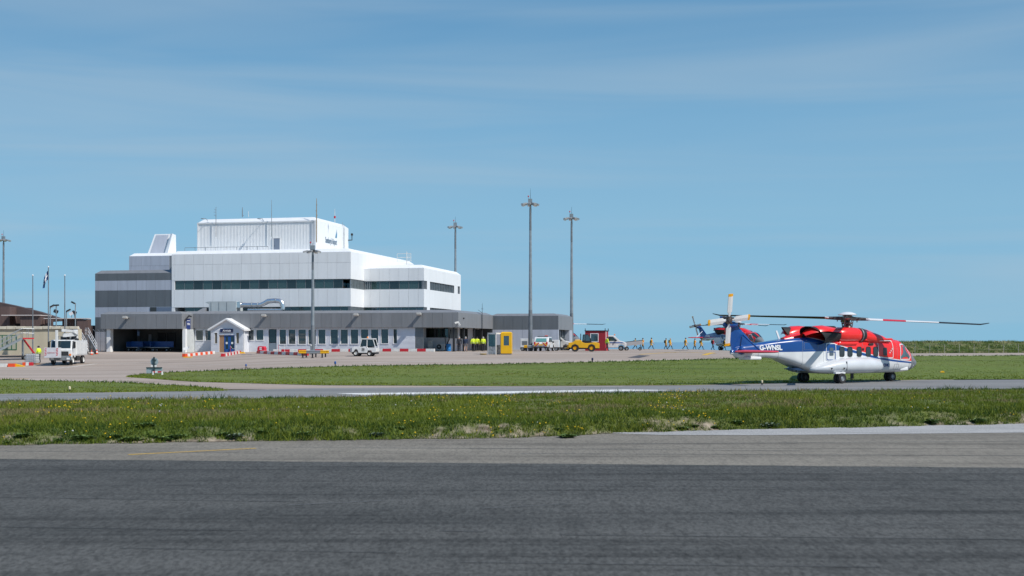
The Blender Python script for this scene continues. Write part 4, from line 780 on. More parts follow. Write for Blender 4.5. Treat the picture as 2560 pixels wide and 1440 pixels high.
def lamp_post(x, Y, top, label, face, base=None, head=(.5, .3, .16), group=None):
    p = at(x, Y); zb = p.z if base is None else base; H = CZ - (top - HY) * Y / F - zb; t = thing('lamp_post', label, 'lamp post', (p.x, Y, zb), 0, group); MB().tube([(0, 0, 0), (0, 0, H)], [.09, .06], 8).build('pole', GALV, t, True); MB().obx((face * .25, 0, H + .05), head, (0, R(-28 * face), 0)).obx((face * .25 + .04, 0, H - .03), (head[0] * .8, head[1] * .8, .05), (0, R(-28 * face), 0), 1).build('lamp_head', [DARK, TRIM], t); return t
lamp_post(125.5, 150, 766, 'slim pale lamp post with white-faced head tipped to the right', 1); lamp_post(140.5, 150, 764, 'slim pale lamp post with level dark head', .15)  # each head has a white underside
lamp_post(188.5, 152, 758, 'slim pale lamp post with dark head tipped up to the left', -1); lamp_post(166, 152, 777, 'lamp post with dark head partly behind a flagpole', 1)

# ------------------------------------------------------------------ buildings on the left
def zpx(y, Y): return CZ - (y - HY) * Y / F
Yc = 147; cx0, cx1 = (-260 - 1280) * Yc / F, (196 - 1280) * Yc / F
t = thing('cream_building', 'cream rendered flat-roofed building with stone coping behind the flagpoles', 'building', (cx1, Yc, .2), R(-3)); Lc = cx1 - cx0; zc = zpx(823, Yc) - .2
MB().bx(-Lc, 0, 0, 1.0, -.4, zc).build('wall', CREAM, t)
for k in range(int(Lc / 1.05)): MB().bx(-1.05 * (k + 1) + .02, -1.05 * k - .02, -.16, .3, zc + random.uniform(-.02, .02), zc + .34 + random.uniform(-.03, .03)).build('coping_stone', COPE, t, bevel=.03)
MB().bx(-Lc, -.0, -.06, 0, zc - .16, zc - .06).build('string_course', mat('cream_band', (.46, .40, .30), .9), t)
wx = (36 - 196) * Yc / F
for k in range(5): MB().bx(wx - .55 * k - .42, wx - .55 * k, -.03, .0, zc - 2.3, zc - .75).build('shutter_panel', mat('sage_panel', (.40, .40, .30), .7), t)
MB().bx(wx - 2.9, wx + .12, -.025, 0, zc - 2.4, zc - .66).build('shutter_frame', GREENB, t)
Yb = 158
def bz(y): return zpx(y, Yb) - .2
def bX(x): return (x - 1280) * Yb / F - (222 - 1280) * Yb / F
t = thing('brown_building', 'brown metal-clad building with long sloping dark roof', 'building', ((222 - 1280) * Yb / F, Yb, .2), R(-2))
w_ = MB().bx(bX(-300), bX(165), 3.2, 16, -.4, bz(812)).build('wall', BROWND, t)
for x0, x1, y0, dpt in ((48, 100, 789, 0), (100, 113, 797, 1.2), (150, 195, 795, .6), (195, 222, 796, -.4)): MB().bx(bX(x0), bX(x1), dpt, dpt + 1.2, -.4, bz(y0 + 2)).build('clad_bay', BROWN, t)
mb = MB(); x = bX(49)
while x < bX(223):
    if not (bX(113) < x < bX(150)): mb.bx(x, x + .04, -.06 if x > bX(195) else -.02 if x < bX(100) else .5, .7, bz(880), bz(800))
    x += .32
mb.build('cladding_rib', BROWN, t)
mb = MB(); mb.bx(bX(2), bX(100), -.25, 3.5, bz(789), bz(787)); mb.bx(bX(112), bX(222), -.55, .9, bz(797), bz(795.3)); struct(mb, 'x') if 0 else mb.build('roof_edge', mat('pale_edge', (.62, .56, .54), .7), t)
MB().ext([(bX(-300), bz(700)), (bX(0), bz(762)), (bX(60), bz(777)), (bX(116), bz(795)), (bX(116), bz(801)), (bX(-300), bz(830))], 4, 5.5).build('roof', BROOF, t)
MB().bx(bX(-40), bX(4), 2.0, 9, -.4, bz(765)).build('gable_end', BROWN, t)
for x, y, a in ((131.5, 778, 1), (171, 783, -1), (178, 781, 1)): MB().tube([(bX(x), 1, bz(795)), (bX(x), 1, bz(y + 5))], .05, 6).obx((bX(x), .9, bz(y)), (.5, .3, .34), (R(20), R(25 * a), 0), 1).build('roof_floodlight', [GALV, DARK if a > 0 else TRIM], t)
Yg = 172; t = thing('grey_outbuilding', 'low grey outbuilding with pale roof between brown building and terminal', 'building', ((190 - 1280) * Yg / F, Yg, .4)); wd_ = 70 * Yg / F; MB().bx(0, wd_, 0, 5, -.5, zpx(816, Yg) - .4).build('wall', LGREY, t); MB().bx(-.1, wd_, -.15, 5, zpx(816, Yg) - .4, zpx(813.5, Yg) - .4).build('roof', COPE, t)

# ------------------------------------------------------------------ vehicle helpers (x forward, y left, z up)
TYRE = {}
def wheel(par, x, y, z, r, wd, rimm=None, rimr=.58):
    o = 1 if y >= 0 else -1
    key = (r, wd)
    if key not in TYRE: TYRE[key] = MB().lathe([(r * .5, -wd * .1), (r * .54, -wd * .42), (r * .86, -wd / 2), (r * .97, -wd * .4), (r, -wd * .2), (r, wd * .2), (r * .97, wd * .4), (r * .86, wd / 2), (r * .54, wd * .42), (r * .5, wd * .1)], axis='y', n=26).mesh('tyre', RUBBER, True)
    t = obj('wheel', TYRE[key], par, (x, y, z)); rr = r * rimr; mb = MB()
    mb.lathe([(.01, .30), (rr * .35, .34), (rr * .42, .26), (rr * .8, .2), (rr * .95, .36), (rr, .44), (rr, -.44), (rr * .9, -.3), (.01, -.3)], axis='y', n=22)
    mb.v = [(a, b * wd * o * 1.12, c) for a, b, c in mb.v]; mb.build('rim', rimm or GALV, t, True); return t
def cabin_glass(par, prof, y, m=None, name='side_window', off=.012):
    for s in (-1, 1): mb = MB(); mb.add([(a, s * (y + off), c) for a, c in prof], [tuple(range(len(prof)))]); mb.build(name, m or GLASSD, par)
VGLASS = mat('vehicle_glass', (.02, .035, .042), .06, var=.1, spec=.8)

# --- white baggage tug
p = G(913, 890.5); t = thing('baggage_tug', 'white baggage tug with glazed cab and amber beacon in front of the terminal', 'tug', p, R(180 - 8))
MB().ext([(-1.25, .38), (-1.3, .5), (-1.3, .86), (-.25, .86), (-.15, .95), (1.0, .95), (1.22, .82), (1.25, .42), (1.0, .42), (.95, .62), (.78, .72), (.62, .62), (.56, .34), (-.36, .34), (-.42, .55), (-.6, .64), (-.8, .55), (-.86, .38)], -.66, .66).build('body', VWHITE, t, bevel=.03)
MB().bx(-1.28, 1.24, -.5, .5, .22, .4).build('chassis', DARK, t)
MB().ext([(1.2, .35), (1.42, .42), (1.42, .78), (1.2, .9)], -.6, .6).build('bumper', mat('grey_bumper', (.30, .31, .34), .6), t, bevel=.03)
fr = MB()
for s in (-1, 1):
    fr.tube([(.42, s * .6, .93), (.2, s * .6, 1.72), (-.95, s * .6, 1.72), (-1.22, s * .62, .86)], .045, 6); fr.tube([(-.32, s * .6, .86), (-.35, s * .6, 1.72)], .045, 6); fr.tube([(-.35, s * .62, .92), (-.55, s * .62, .62), (-1.1, s * .62, .62)], .05, 6)
fr.bx(-1.0, .26, -.66, .66, 1.70, 1.80); fr.build('cab_frame', VWHITE, t, True)
MB().add([(.42, -.56, .95), (.42, .56, .95), (.22, .56, 1.7), (.22, -.56, 1.7)], [(0, 1, 2, 3)]).build('windscreen', VGLASS, t)
for s in (-1, 1):
    MB().add([(.36, s * .6, 1.0), (-.3, s * .6, 1.0), (-.33, s * .6, 1.68), (.2, s * .6, 1.68)], [(0, 1, 2, 3)]).build('side_window', GLASSD, t); MB().add([(-.38, s * .6, 1.0), (-1.1, s * .6, 1.0), (-.95, s * .6, 1.66), (-.38, s * .6, 1.66)], [(0, 1, 2, 3)]).build('side_window', GLASSD, t)
MB().bx(-.75, -.3, -.4, .4, .86, 1.05).bx(-.85, -.72, -.4, .4, .86, 1.4).build('seat', BLACK, t, bevel=.03); MB().lathe([(.02, 1.8), (.09, 1.81), (.09, 1.9), (.04, 1.98), (.01, 1.99)], (-.25, 0, 0), n=10).build('beacon', AMBER, t)
for x in (.8, -.6):
    for y in (-.56, .56): wheel(t, x, y, .31 if x > 0 else .27, .31 if x > 0 else .27, .22, WPL, .5)
text('lettering', 'BGT', .22, BLACK, t, (.05, -.664, .72), (R(90), 0, 0), bold=.008); text('lettering', '308', .20, BLACK, t, (.05, .664, .72), (R(90), 0, R(180)), bold=.008)
text('lettering', 'BGT', .16, BLACK, t, (.05, .664, .55), (R(90), 0, R(180)), bold=.006); MB().tube([(1.4, 0, .45), (1.6, 0, .45)], .05, 6).build('tow_hitch', DARK, t)
for y in (-.4, .4): MB().lathe([(.09, 1.42), (.09, 1.44)], (0, y, .7), 'x', 12).build('headlight', TRIM, t)

# --- yellow tow tractor
p = at(1461, 149.5); t = thing('tow_tractor', 'yellow tow tractor with black cab in front of the red cabin', 'tractor', p, R(180 - 4))
MB().ext([(-1.75, .4), (-1.75, .98), (-1.2, 1.15), (-.9, 1.06), (-.5, 1.0), (-.1, 1.0), (.25, 1.1), (.35, 1.35), (1.05, 1.32), (1.35, 1.12), (1.85, 1.05), (1.85, .5), (1.55, .46), (1.45, .72), (1.1, .88), (.72, .72), (.62, .46), (-.38, .42), (-.48, .72), (-.82, .88), (-1.18, .72), (-1.28, .4)], -.78, .78).build('body', YEL, t, bevel=.04)
MB().bx(-1.7, 1.7, -.5, .5, .3, .55).build('chassis', DARK, t)
MB().ext([(.3, .95), (.26, 1.15), (.18, 2.0), (-.42, 2.05), (-.78, 1.5), (-.85, 1.05), (-.5, .9)], -.6, .6).build('cab', BLACK, t, bevel=.03)
for s in (-1, 1):
    MB().add([(.16, s * .615, 1.3), (-.14, s * .615, 1.3), (-.14, s * .615, 1.92), (.1, s * .615, 1.92)], [(0, 1, 2, 3)]).build('side_window', GLASSB, t); MB().add([(-.2, s * .615, 1.25), (-.68, s * .615, 1.25), (-.62, s * .615, 1.6), (-.4, s * .615, 1.94), (-.2, s * .615, 1.94)], [(0, 1, 2, 3, 4)]).build('side_window', GLASSB, t)
MB().tube([(.42, .35, 1.3), (.42, .35, 2.1)], .05, 8).build('exhaust_stack', DARK, t); MB().bx(.4, 1.1, -.4, .4, 1.3, 1.42).build('bonnet_top', mat('pale_bonnet', (.70, .50, .22), .6), t, bevel=.03)  # bonnet top is paler than the body
for x in (1.08, -.84):
    for y in (-.68, .68): wheel(t, x, y, .44, .44, .3, YEL, .46)
MB().tube([(1.85, 0, .5), (2.3, 0, .35)], .07, 6).bx(1.85, 2.0, -.4, .4, .35, .8).build('drawbar', YEL, t)
for y in (-.55, .55): MB().bx(-1.80, -1.74, y - .1, y + .1, .7, .95).build('rear_light', TAIL, t)

# --- red cabin
p = at(1492, 163); t = thing('site_cabin', 'red timber-clad cabin with white framed window', 'cabin', p, R(-14)); w_, d_, h_ = 2.55, 2.3, 2.5
MB().bx(-w_ / 2, w_ / 2, -d_ / 2, d_ / 2, 0, h_).build('wall', CABRED, t); MB().bx(-w_ / 2 - .08, w_ / 2 + .08, -d_ / 2 - .08, d_ / 2 + .08, h_, h_ + .1).build('roof', DARK, t)
mb = MB(); wx0, wx1, wz0, wz1 = -.55, .35, 1.2, 2.15
for a in (wx0 - .08, wx1): mb.bx(a, a + .08, -d_ / 2 - .06, -d_ / 2, wz0 - .08, wz1 + .08)
mb.bx(wx0, wx1, -d_ / 2 - .06, -d_ / 2, wz1, wz1 + .08); mb.bx(wx0, wx1, -d_ / 2 - .06, -d_ / 2, wz0 - .08, wz0); f_ = mb.build('window', TRIM, t); MB().bx(wx0, wx1, -d_ / 2 - .03, -d_ / 2 - .01, wz0, wz1).build('window_pane', GLASSB, f_)
for x, y in ((-w_ / 2, -d_ / 2), (w_ / 2, -d_ / 2), (w_ / 2, d_ / 2)): MB().tube([(x, y, h_), (x, y, h_ + .35)], .05, 6).build('lifting_lug', DARK, t)
MB().bx(-w_ / 2 - .02, -w_ / 2 + .1, -d_ / 2 - .02, -d_ / 2 + .1, 0, h_).build('corner_post', CABRED, t); MB().bx(w_ / 2 - .02, w_ / 2 + .03, -.7, -.45, .9, h_).build('side_stripe', TRIM, t); MB().bx(w_ / 2 - .02, w_ / 2 + .02, -.4, .6, .05, 2.1).build('door', mat('cabin_door_red', (.45, .02, .03), .5), t)
p = at(1409, 153); 

# --- pickup-style van with blue stripe
def van(p, rot, label, stripe=True, name='white_van'):
    t = thing(name, label, 'van', p, rot)
    MB().ext([(-2.6, .45), (-2.6, 1.05), (-.3, 1.05), (-.3, 1.9), (-.05, 2.0), (.75, 1.98), (1.05, 1.8), (1.6, 1.3), (2.3, 1.1), (2.42, .95), (2.45, .5), (2.2, .42), (2.1, .66), (1.75, .84), (1.4, .66), (1.32, .4), (-1.2, .4), (-1.3, .66), (-1.62, .84), (-1.95, .66), (-2.05, .45)], -.95, .95).build('body', VWHITE, t, bevel=.06)
    cabin_glass(t, [(.1, 1.28), (.15, 1.82), (.72, 1.82), (1.3, 1.28)], .95, VGLASS)
    MB().add([(1.08, -.8, 1.78), (1.08, .8, 1.78), (1.6, .85, 1.32), (1.6, -.85, 1.32)], [(0, 1, 2, 3)]).build('windscreen', VGLASS, t).location = (.03, 0, .03)
    if stripe: cabin_glass(t, [(-.2, .98), (-.2, 1.1), (1.9, 1.1), (2.2, .98)], .952, BLUE, 'blue_stripe')
    MB().bx(2.38, 2.5, -.9, .9, .35, .62).build('bumper', DARK, t, bevel=.03)
    for s in (-1, 1): MB().obx((2.3, s * .72, .95), (.3, .3, .2), (0, R(20), 0)).build('headlight', mat('headlamp', (.7, .72, .74), .1), t); MB().obx((1.1, s * 1.1, 1.35), (.12, .2, .28), (0, 0, 0)).build('mirror', BLACK, t, bevel=.03)
    for x in (1.75, -1.62):
        for y in (-.82, .82): wheel(t, x, y, .35, .35, .24, GALV, .62)
    return t
t = van(at(1519, 166.5), R(-6), 'white van with blue stripe parked behind the red cabin'); MB().lathe([(.02, 1.98), (.09, 2.0), (.09, 2.1), (.02, 2.16)], (.9, .3, 0), n=10).build('beacon', AMBER, t)
t = van(at(1385, 172), R(-12), 'white van nosing out from behind the end block by the yellow tractor', False)
# --- belt conveyor trailer beyond the van
p = at(1583, 170); t = thing('belt_loader', 'grey belt conveyor trailer beyond the van with blue stripe', 'belt loader', p, R(4)); MB().obx((0, 0, .95), (2.4, .8, .5), (0, R(-6), 0)).build('belt_frame', mat('conveyor_grey', (.34, .33, .34), .6), t); MB().obx((0, 0, 1.24), (2.5, .7, .06), (0, R(-6), 0)).build('belt', BLACK, t)
for x in (-.9, .9): MB().tube([(x, -.35, .25), (x, -.35, .8)], .05, 6).build('leg', DARK, t)
for y in (-.35, .35): wheel(t, -.9, y, .26, .26, .15)
wheel(t, .9, 0, .22, .22, .15)

# --- marked pickup, rear view
p = at(1361, 157); t = thing('marked_pickup', 'white pickup with red and yellow chevrons on its tailgate', 'pickup', p, R(78))
MB().ext([(-2.3, .5), (-2.36, .8), (-2.3, 1.02), (-2.2, 1.1), (-1.95, 1.62), (-1.6, 1.74), (.2, 1.76), (.95, 1.12), (2.0, 1.0), (2.3, .85), (2.32, .5), (1.95, .45), (1.85, .7), (1.5, .86), (1.15, .7), (1.05, .42), (-1.05, .42), (-1.15, .7), (-1.5, .86), (-1.85, .7), (-1.95, .5)], -.88, .88).build('body', VWHITE, t, bevel=.07)
MB().add([(-2.18, -.68, 1.16), (-2.18, .68, 1.16), (-1.96, .6, 1.56), (-1.96, -.6, 1.56)], [(0, 1, 2, 3)]).build('rear_window', mat('green_glass', (.12, .32, .30), .06, spec=.8), t).location = (-.035, 0, .02)
cabin_glass(t, [(-1.8, 1.15), (-1.65, 1.62), (.1, 1.62), (.6, 1.15)], .88, VGLASS)
for s in (-1, 1):
    MB().obx((-2.35, s * .74, .98), (.08, .2, .34), (0, 0, 0)).build('tail_light', TAIL, t); MB().add([(-2.385, s * .12, 1.06), (-2.385, s * .3, 1.06), (-2.39, s * .72, .62), (-2.39, s * .54, .62)], [(0, 1, 2, 3)]).build('red_chevron', RED, t)
    MB().add([(-2.387, s * .32, 1.06), (-2.387, s * .5, 1.06), (-2.392, s * .8, .72), (-2.392, s * .74, .64)], [(0, 1, 2, 3)]).build('yellow_chevron', YELB, t); MB().obx((.55, s * 1.0, 1.12), (.14, .2, .2), (0, 0, 0)).build('mirror', BLACK, t, bevel=.03)
MB().bx(-2.41, -2.37, -.25, .25, .72, .86).build('number_plate', YELB, t); MB().bx(-2.44, -2.3, -.85, .85, .42, .56).build('bumper', DARK, t, bevel=.03); MB().bx(-1.2, -.9, -.65, .65, 1.75, 1.84).build('roof_bar', DARK, t, bevel=.02); MB().bx(-1.16, -.94, -.62, -.25, 1.82, 1.93).build('beacon', mat('beacon_red', (.75, .12, .06), .3), t, bevel=.02)
for x in (1.5, -1.5):
    for y in (-.78, .78): wheel(t, x, y, .36, .36, .24)
# --- white ground power carts near the mast
for x, Y, w_, h_, lb in ((1317, 160, 1.5, 1.55, 'white boxy ground power cart behind the tallest mast'), (1380, 163, 1.9, 1.4, 'white boxy trailer unit on the far side of the marked pickup')):
    p = at(x, Y); t = thing('power_cart', lb, 'power cart', p, R(-8)); MB().bx(-w_ / 2, w_ / 2, -.6, .6, .45, h_).build('housing', VWHITE, t, bevel=.04); MB().bx(-w_ / 2, w_ / 2, -.5, .5, .32, .45).build('chassis', DARK, t); MB().bx(-w_ * .35, w_ * .1, -.615, -.6, .75, h_ - .3).build('vent_panel', GALVD, t); MB().tube([(w_ / 2, 0, .4), (w_ / 2 + .7, 0, .3)], .04, 6).build('tow_bar', DARK, t)
    for s in (-.4, .4):
        for y in (-.5, .5): wheel(t, s * w_ * .8, y, .26, .26, .16)

# --- sentry booth with yellow door panel
p = G(1236, 886.5); t = thing('sentry_booth', 'weathered white and grey sentry booth with window, next to yellow panel', 'booth', p, R(-32)); s_ = 1.05
mb = MB()
for x in (-s_ / 2, s_ / 2 - .09):
    for y in (-s_ / 2, s_ / 2 - .09): mb.bx(x, x + .09, y, y + .09, 0, 2.2)
mb.bx(-s_ / 2, s_ / 2, -s_ / 2, s_ / 2, 2.12, 2.28); fr_ = mb.build('frame', WPL, t); OLDW = mat('peeling_white', (.62, .61, .58), .8, var=.35, scale=4)
MB().bx(-s_ / 2 + .09, s_ / 2 - .09, -s_ / 2 + .02, -s_ / 2 + .07, .05, .82).build('lower_panel', OLDW, t); MB().bx(-s_ / 2 + .02, -s_ / 2 + .07, -s_ / 2 + .09, s_ / 2 - .09, .05, .95).build('lower_panel', mat('grey_panel', (.20, .205, .22), .7, var=.15, scale=3), t); MB().bx(-s_ / 2 + .09, s_ / 2 - .09, s_ / 2 - .07, s_ / 2 - .03, .05, 1.0).build('lower_panel', OLDW, t)
MB().bx(-s_ / 2 + .09, s_ / 2 - .09, -s_ / 2 + .03, -s_ / 2 + .05, .85, 2.1).build('window_pane', GLASS, t); MB().bx(-s_ / 2 + .03, -s_ / 2 + .05, -s_ / 2 + .09, s_ / 2 - .09, .97, 2.1).build('window_pane', GLASSD, t)
MB().bx(-.1, .1, s_ / 2 - .3, s_ / 2 - .28, 1.0, 2.0).build('notice_board', mat('ochre_board', (.42, .27, .05), .7), t)
p = G(1266.5, 886.5); t = thing('yellow_shelter', 'bright yellow rounded shelter with one tall window', 'shelter', p, R(-6)); w_ = 1.12; o_ = MB(); outline = [(-w_ / 2, .12), (w_ / 2, .12), (w_ / 2, 2.22), (-w_ / 2, 2.22)]; ax0, ax1, az0, az1 = -.26, .3, .95, 1.95
for x0, x1, z0, z1 in ((-w_ / 2, ax0, .12, 2.25), (ax1, w_ / 2, .12, 2.25), (ax0, ax1, .12, az0), (ax0, ax1, az1, 2.25)): o_.bx(x0, x1, -.45, .45, z0, z1)
o_.build('shell', YELB, t); MB().loft([[(x, y, 2.25) for x, y in ((-w_ / 2, -.45), (w_ / 2, -.45), (w_ / 2, .45), (-w_ / 2, .45))], [(x, y, 2.36) for x, y in ((-w_ / 2 + .12, -.35), (w_ / 2 - .12, -.35), (w_ / 2 - .12, .35), (-w_ / 2 + .12, .35))]]).build('roof', YELB, t)
MB().bx(ax0, ax1, -.42, -.40, az0, az1).build('window_pane', GLASSB, t); MB().bx(-w_ / 2 + .05, w_ / 2 - .05, -.4, .4, 0, .12).build('base', GALVD, t)
p = G(1208, 887); t = thing('cable_coil', 'small coil of ochre cable lying beside the sentry booth', 'cable', p); mb = MB()
for k in range(3): mb.tube([(.28 * math.cos(a / 3) * (1 + .1 * k), .28 * math.sin(a / 3) * (1 + .1 * k), .03 + .04 * k) for a in range(20)], .025, 5)
mb.build('coil', mat('ochre_cable', (.35, .24, .03), .7), t)

# ------------------------------------------------------------------ de-icing truck with folded boom
p = G(170, 911); t = thing('deicing_truck', 'white de-icing truck with folded boom and striped bucket over its cab', 'truck', p, R(273)); t.scale = (.94, .94, .94); VW = VWHITE
MB().bx(-2.9, 2.3, -.45, .45, .55, .85).build('chassis', DARK, t)
MB().ext([(1.05, .75), (1.05, 2.45), (1.25, 2.62), (2.2, 2.6), (2.42, 1.9), (2.58, 1.55), (2.6, .6), (2.3, .5), (2.2, .75), (1.95, .95), (1.65, .95), (1.4, .75)], -1.1, 1.1).build('cab', VW, t, bevel=.06)
MB().add([(2.46, -.98, 1.72), (2.46, .98, 1.72), (2.24, .95, 2.48), (2.24, -.95, 2.48)], [(0, 1, 2, 3)]).build('windscreen', VGLASS, t).location = (.06, 0, .02)
cabin_glass(t, [(1.35, 1.7), (1.4, 2.4), (2.15, 2.4), (2.38, 1.7)], 1.1, VGLASS); MB().bx(2.6, 2.66, -.8, .8, .95, 1.4).build('grille', DARK, t); MB().bx(2.55, 2.75, -1.12, 1.12, .45, .85).build('bumper', GALVD, t, bevel=.04)
for s in (-1, 1): MB().bx(2.74, 2.78, s * .82 - .16, s * .82 + .16, .55, .75).build('headlight', MATS['headlamp'], t); MB().bx(2.62, 2.68, s * .98 - .1, s * .98 + .1, .95, 1.15).build('indicator', AMBER, t); MB().bx(2.2, 2.32, s * 1.32 - .1, s * 1.32 + .1, 1.75, 2.4).tube([(2.2, s * 1.1, 2.45), (2.25, s * 1.32, 2.42)], .03, 5).build('mirror', BLACK, t)
bd_ = MB().bx(-3.2, .95, -1.15, 1.15, .95, 2.55).build('tank_body', VW, t, bevel=.05)
for k in range(3):
    for s in (-1, 1): MB().bx(-3.0 + 1.35 * k, -1.8 + 1.35 * k, s * 1.17 - .02, s * 1.17 + .02, 1.1, 2.35).build('locker_door', mat('locker_white', (.68, .68, .67), .4), bd_)
MB().bx(-.6, .4, -1.1, 1.1, .4, .9).build('fuel_tank', DARK, t, bevel=.05); MB().lathe([(.5, 2.55), (.5, 2.75), (.3, 2.8), (.3, 3.0)], (-2.2, 0, 0), n=18).build('turntable', DARK, t)
MB().obx((-.4, .1, 3.15), (4.2, .34, .36), (0, R(2), 0)).build('lower_boom', VW, t, bevel=.03); MB().obx((-.1, .1, 3.55), (4.7, .26, .28), (0, R(-1), 0)).build('upper_boom', VW, t, bevel=.03); MB().obx((-2.35, .1, 3.2), (.5, .5, 1.0), (0, R(8), 0)).build('boom_knuckle', VW, t, bevel=.05)
mb = MB(); mb.tube([(-1.5, -.2, 2.7), (-.2, .1, 3.1)], .09, 8); mb.tube([(-2.2, .35, 3.1), (-.6, .3, 3.4)], .07, 8); mb.build('hydraulic_ram', GALV, t)
mb = MB()
for k in range(5): x = -2.9 + .9 * k; mb.tube([(x, -1.05, 2.55), (x, -1.05, 3.0)], .025, 5)
mb.tube([(-2.9, -1.05, 3.0), (.7, -1.05, 3.0)], .025, 5); mb.build('deck_rail', GALV, t); MB().bx(-1.6, -.4, -.9, -.3, 2.55, 2.95).build('deck_pump', DARK, t)
MB().obx((2.78, -.35, 2.6), (.24, .24, 2.0), (0, 0, 0)).build('jib', VW, t, bevel=.03)
bk = MB(); bk.bx(2.8, 3.8, -1.32, .12, .75, .82); bk.bx(2.8, 2.87, -1.32, .12, .8, 1.8); bk.bx(3.73, 3.8, -1.32, .12, .8, 1.8); bk.bx(2.87, 3.73, -1.32, -1.25, .8, 1.8); bk.bx(2.87, 3.73, .05, .12, .8, 1.8); bk = bk.build('bucket', mat('bucket_white', (.60, .60, .64), .5, var=.08, scale=2), t)
for s in (-1.18, -.02):
    for k in range(5): MB().add([(3.806, s - .1, .95 + .16 * k), (3.806, s + .1, 1.03 + .16 * k), (3.806, s + .1, 1.11 + .16 * k), (3.806, s - .1, 1.03 + .16 * k)], [(0, 1, 2, 3)]).build('hazard_stripe', RED, bk)
text('lettering', 'AIRPORT', .22, mat('faded_red', (.5, .2, .22), .6), bk, (3.81, -.6, 1.25), (R(90), 0, R(90)))
for x in (1.9, -2.0):
    for y in (-.95, .95): wheel(t, x, y, .48, .48, .3, WPL, .55)

# ------------------------------------------------------------------ passenger steps
def steps(p, rot, label, scale=1.0, top=2.9, n=13, railm=GALV, plat=RED, name='passenger_steps'):
    t = thing(name, label, 'steps', p, rot); L = 3.6
    for s in (-1, 1): MB().add([(-L / 2, s * .62 - .04, .35), (-L / 2, s * .62 + .04, .35), (L / 2, s * .62 + .04, top), (L / 2, s * .62 - .04, top), (-L / 2, s * .62 - .04, .6), (-L / 2, s * .62 + .04, .6), (L / 2, s * .62 + .04, top + .25), (L / 2, s * .62 - .04, top + .25)], [(0, 1, 2, 3), (4, 7, 6, 5), (0, 3, 7, 4), (1, 5, 6, 2), (0, 4, 5, 1), (3, 2, 6, 7)]).build('stringer', railm, t)
    for k in range(n): x = -L / 2 + L * (k + .5) / n; z = .45 + (top - .3) * (k + .5) / n; MB().bx(x - .12, x + .12, -.58, .58, z, z + .05).build('tread', GALVD, t)
    MB().bx(L / 2, L / 2 + 1.2, -.7, .7, top + .05, top + .2).build('platform', plat, t)
    for s in (-1, 1):
        mb = MB()
        for k in range(7): x = -L / 2 + L * k / 6; z = .5 + (top - .25) * k / 6; mb.tube([(x, s * .66, z), (x, s * .66, z + 1.0)], .025, 5)
        for dz in (.5, 1.0): mb.tube([(-L / 2, s * .66, .5 + dz), (L / 2, s * .66, top + .25 + dz), (L / 2 + 1.2, s * .66, top + .2 + dz)], .03, 5)
        for k in range(3): mb.tube([(L / 2 + .6 * k, s * .66, top + .2), (L / 2 + .6 * k, s * .66, top + 1.25)], .025, 5)
        mb.build('handrail', railm, t)
    for s in (-1, 1): MB().tube([(L / 2 + .1, s * .5, .3), (L / 2 + .1, s * .5, top + .05)], .06, 6).build('support_post', railm, t); MB().tube([(L / 2 + 1.3, s * .5, .75), (L / 2 + .2, s * .5, top)], .06, 6).build('diagonal_strut', plat, t)
    MB().bx(-L / 2, L / 2 + .8, -.5, .5, .3, .5).build('undercarriage', DARK, t)
    for x in (-L / 2 + .5, L / 2 + .3):
        for y in (-.6, .6): wheel(t, x, y, .28, .28, .18)
    t.scale = [scale] * 3; return t
steps(at(12, 136), R(28), 'grey passenger steps with red platform beside the cream building', .95, 2.3)
steps(at(220, 150), R(128), 'passenger steps with white handrails behind the de-icing truck', .8, 2.6, railm=TRIM, plat=DARK)
# blue canopy post of the rear steps, cones, ibc tote
for x, Y, lb in ((229, 147, 'orange and white cone at the foot of the rear passenger steps'), (242, 149, 'orange and white cone by the terminal end of the rear passenger steps')):
    t = thing('traffic_cone', lb, 'cone', at(x, Y)); MB().lathe([(.15, .03), (.1, .25), (.02, .62)], n=12).build('cone_body', ORED, t, True); MB().lathe([(.113, .2), (.085, .36)], n=12).build('reflective_band', TRIM, t); MB().bx(-.2, .2, -.2, .2, 0, .035).build('cone_base', BLACK, t)
p = G(81, 911.5); t = thing('bulk_container', 'caged white liquid container on a pallet beside the de-icing truck', 'container', p, R(-4)); MB().bx(-.52, .52, -.45, .45, .16, 1.05).build('tank', mat('translucent_white', (.62, .64, .66), .5, var=.1), t, bevel=.06); mb = MB()
for k in range(7):
    x = -.56 + 1.12 * k / 6
    for y in (-.5, .5): mb.tube([(x, y, .14), (x, y, 1.1)], .012, 4)
for k in range(5):
    z = .16 + .93 * k / 4
    for y in (-.5, .5): mb.tube([(-.56, y, z), (.56, y, z)], .012, 4)
    for x in (-.56, .56): mb.tube([(x, -.5, z), (x, .5, z)], .012, 4)
mb.build('cage', GALVD, t); MB().bx(-.58, .58, -.5, .5, 0, .13).build('pallet', WOOD, t)
# coaches and cars glimpsed beyond the bay
p = at(252, 178); t = thing('parked_coach', 'red and white parked coach glimpsed between rear steps and baggage bay', 'coach', p, R(-5)); MB().bx(-1.6, 1.6, -1, 1, .4, 1.5).build('lower_body', VWHITE, t, bevel=.06); MB().bx(-1.6, 1.6, -1, 1, 1.5, 2.2).build('upper_body', CABRED, t, bevel=.06); MB().bx(-1.4, 1.4, -1.02, -1.0, 1.45, 1.95).build('window', VGLASS, t)
for x in (-1, 1): wheel(t, x, -.9, .4, .4, .25)
mb = thing('chain_fence', 'wire mesh fence with angled posts between rear steps and baggage bay', 'fence', at(240, 158), 0)
for k in range(3): MB().tube([(.55 * k, 0, 0), (.55 * k, 0, 2.4), (.55 * k - .35, 0, 2.75)], .03, 5).build('fence_post', WPL, mb)
for z_ in (2.3, 1.2): MB().tube([(0, 0, z_), (1.1, 0, z_)], .012, 4).build('wire', GALV, mb)
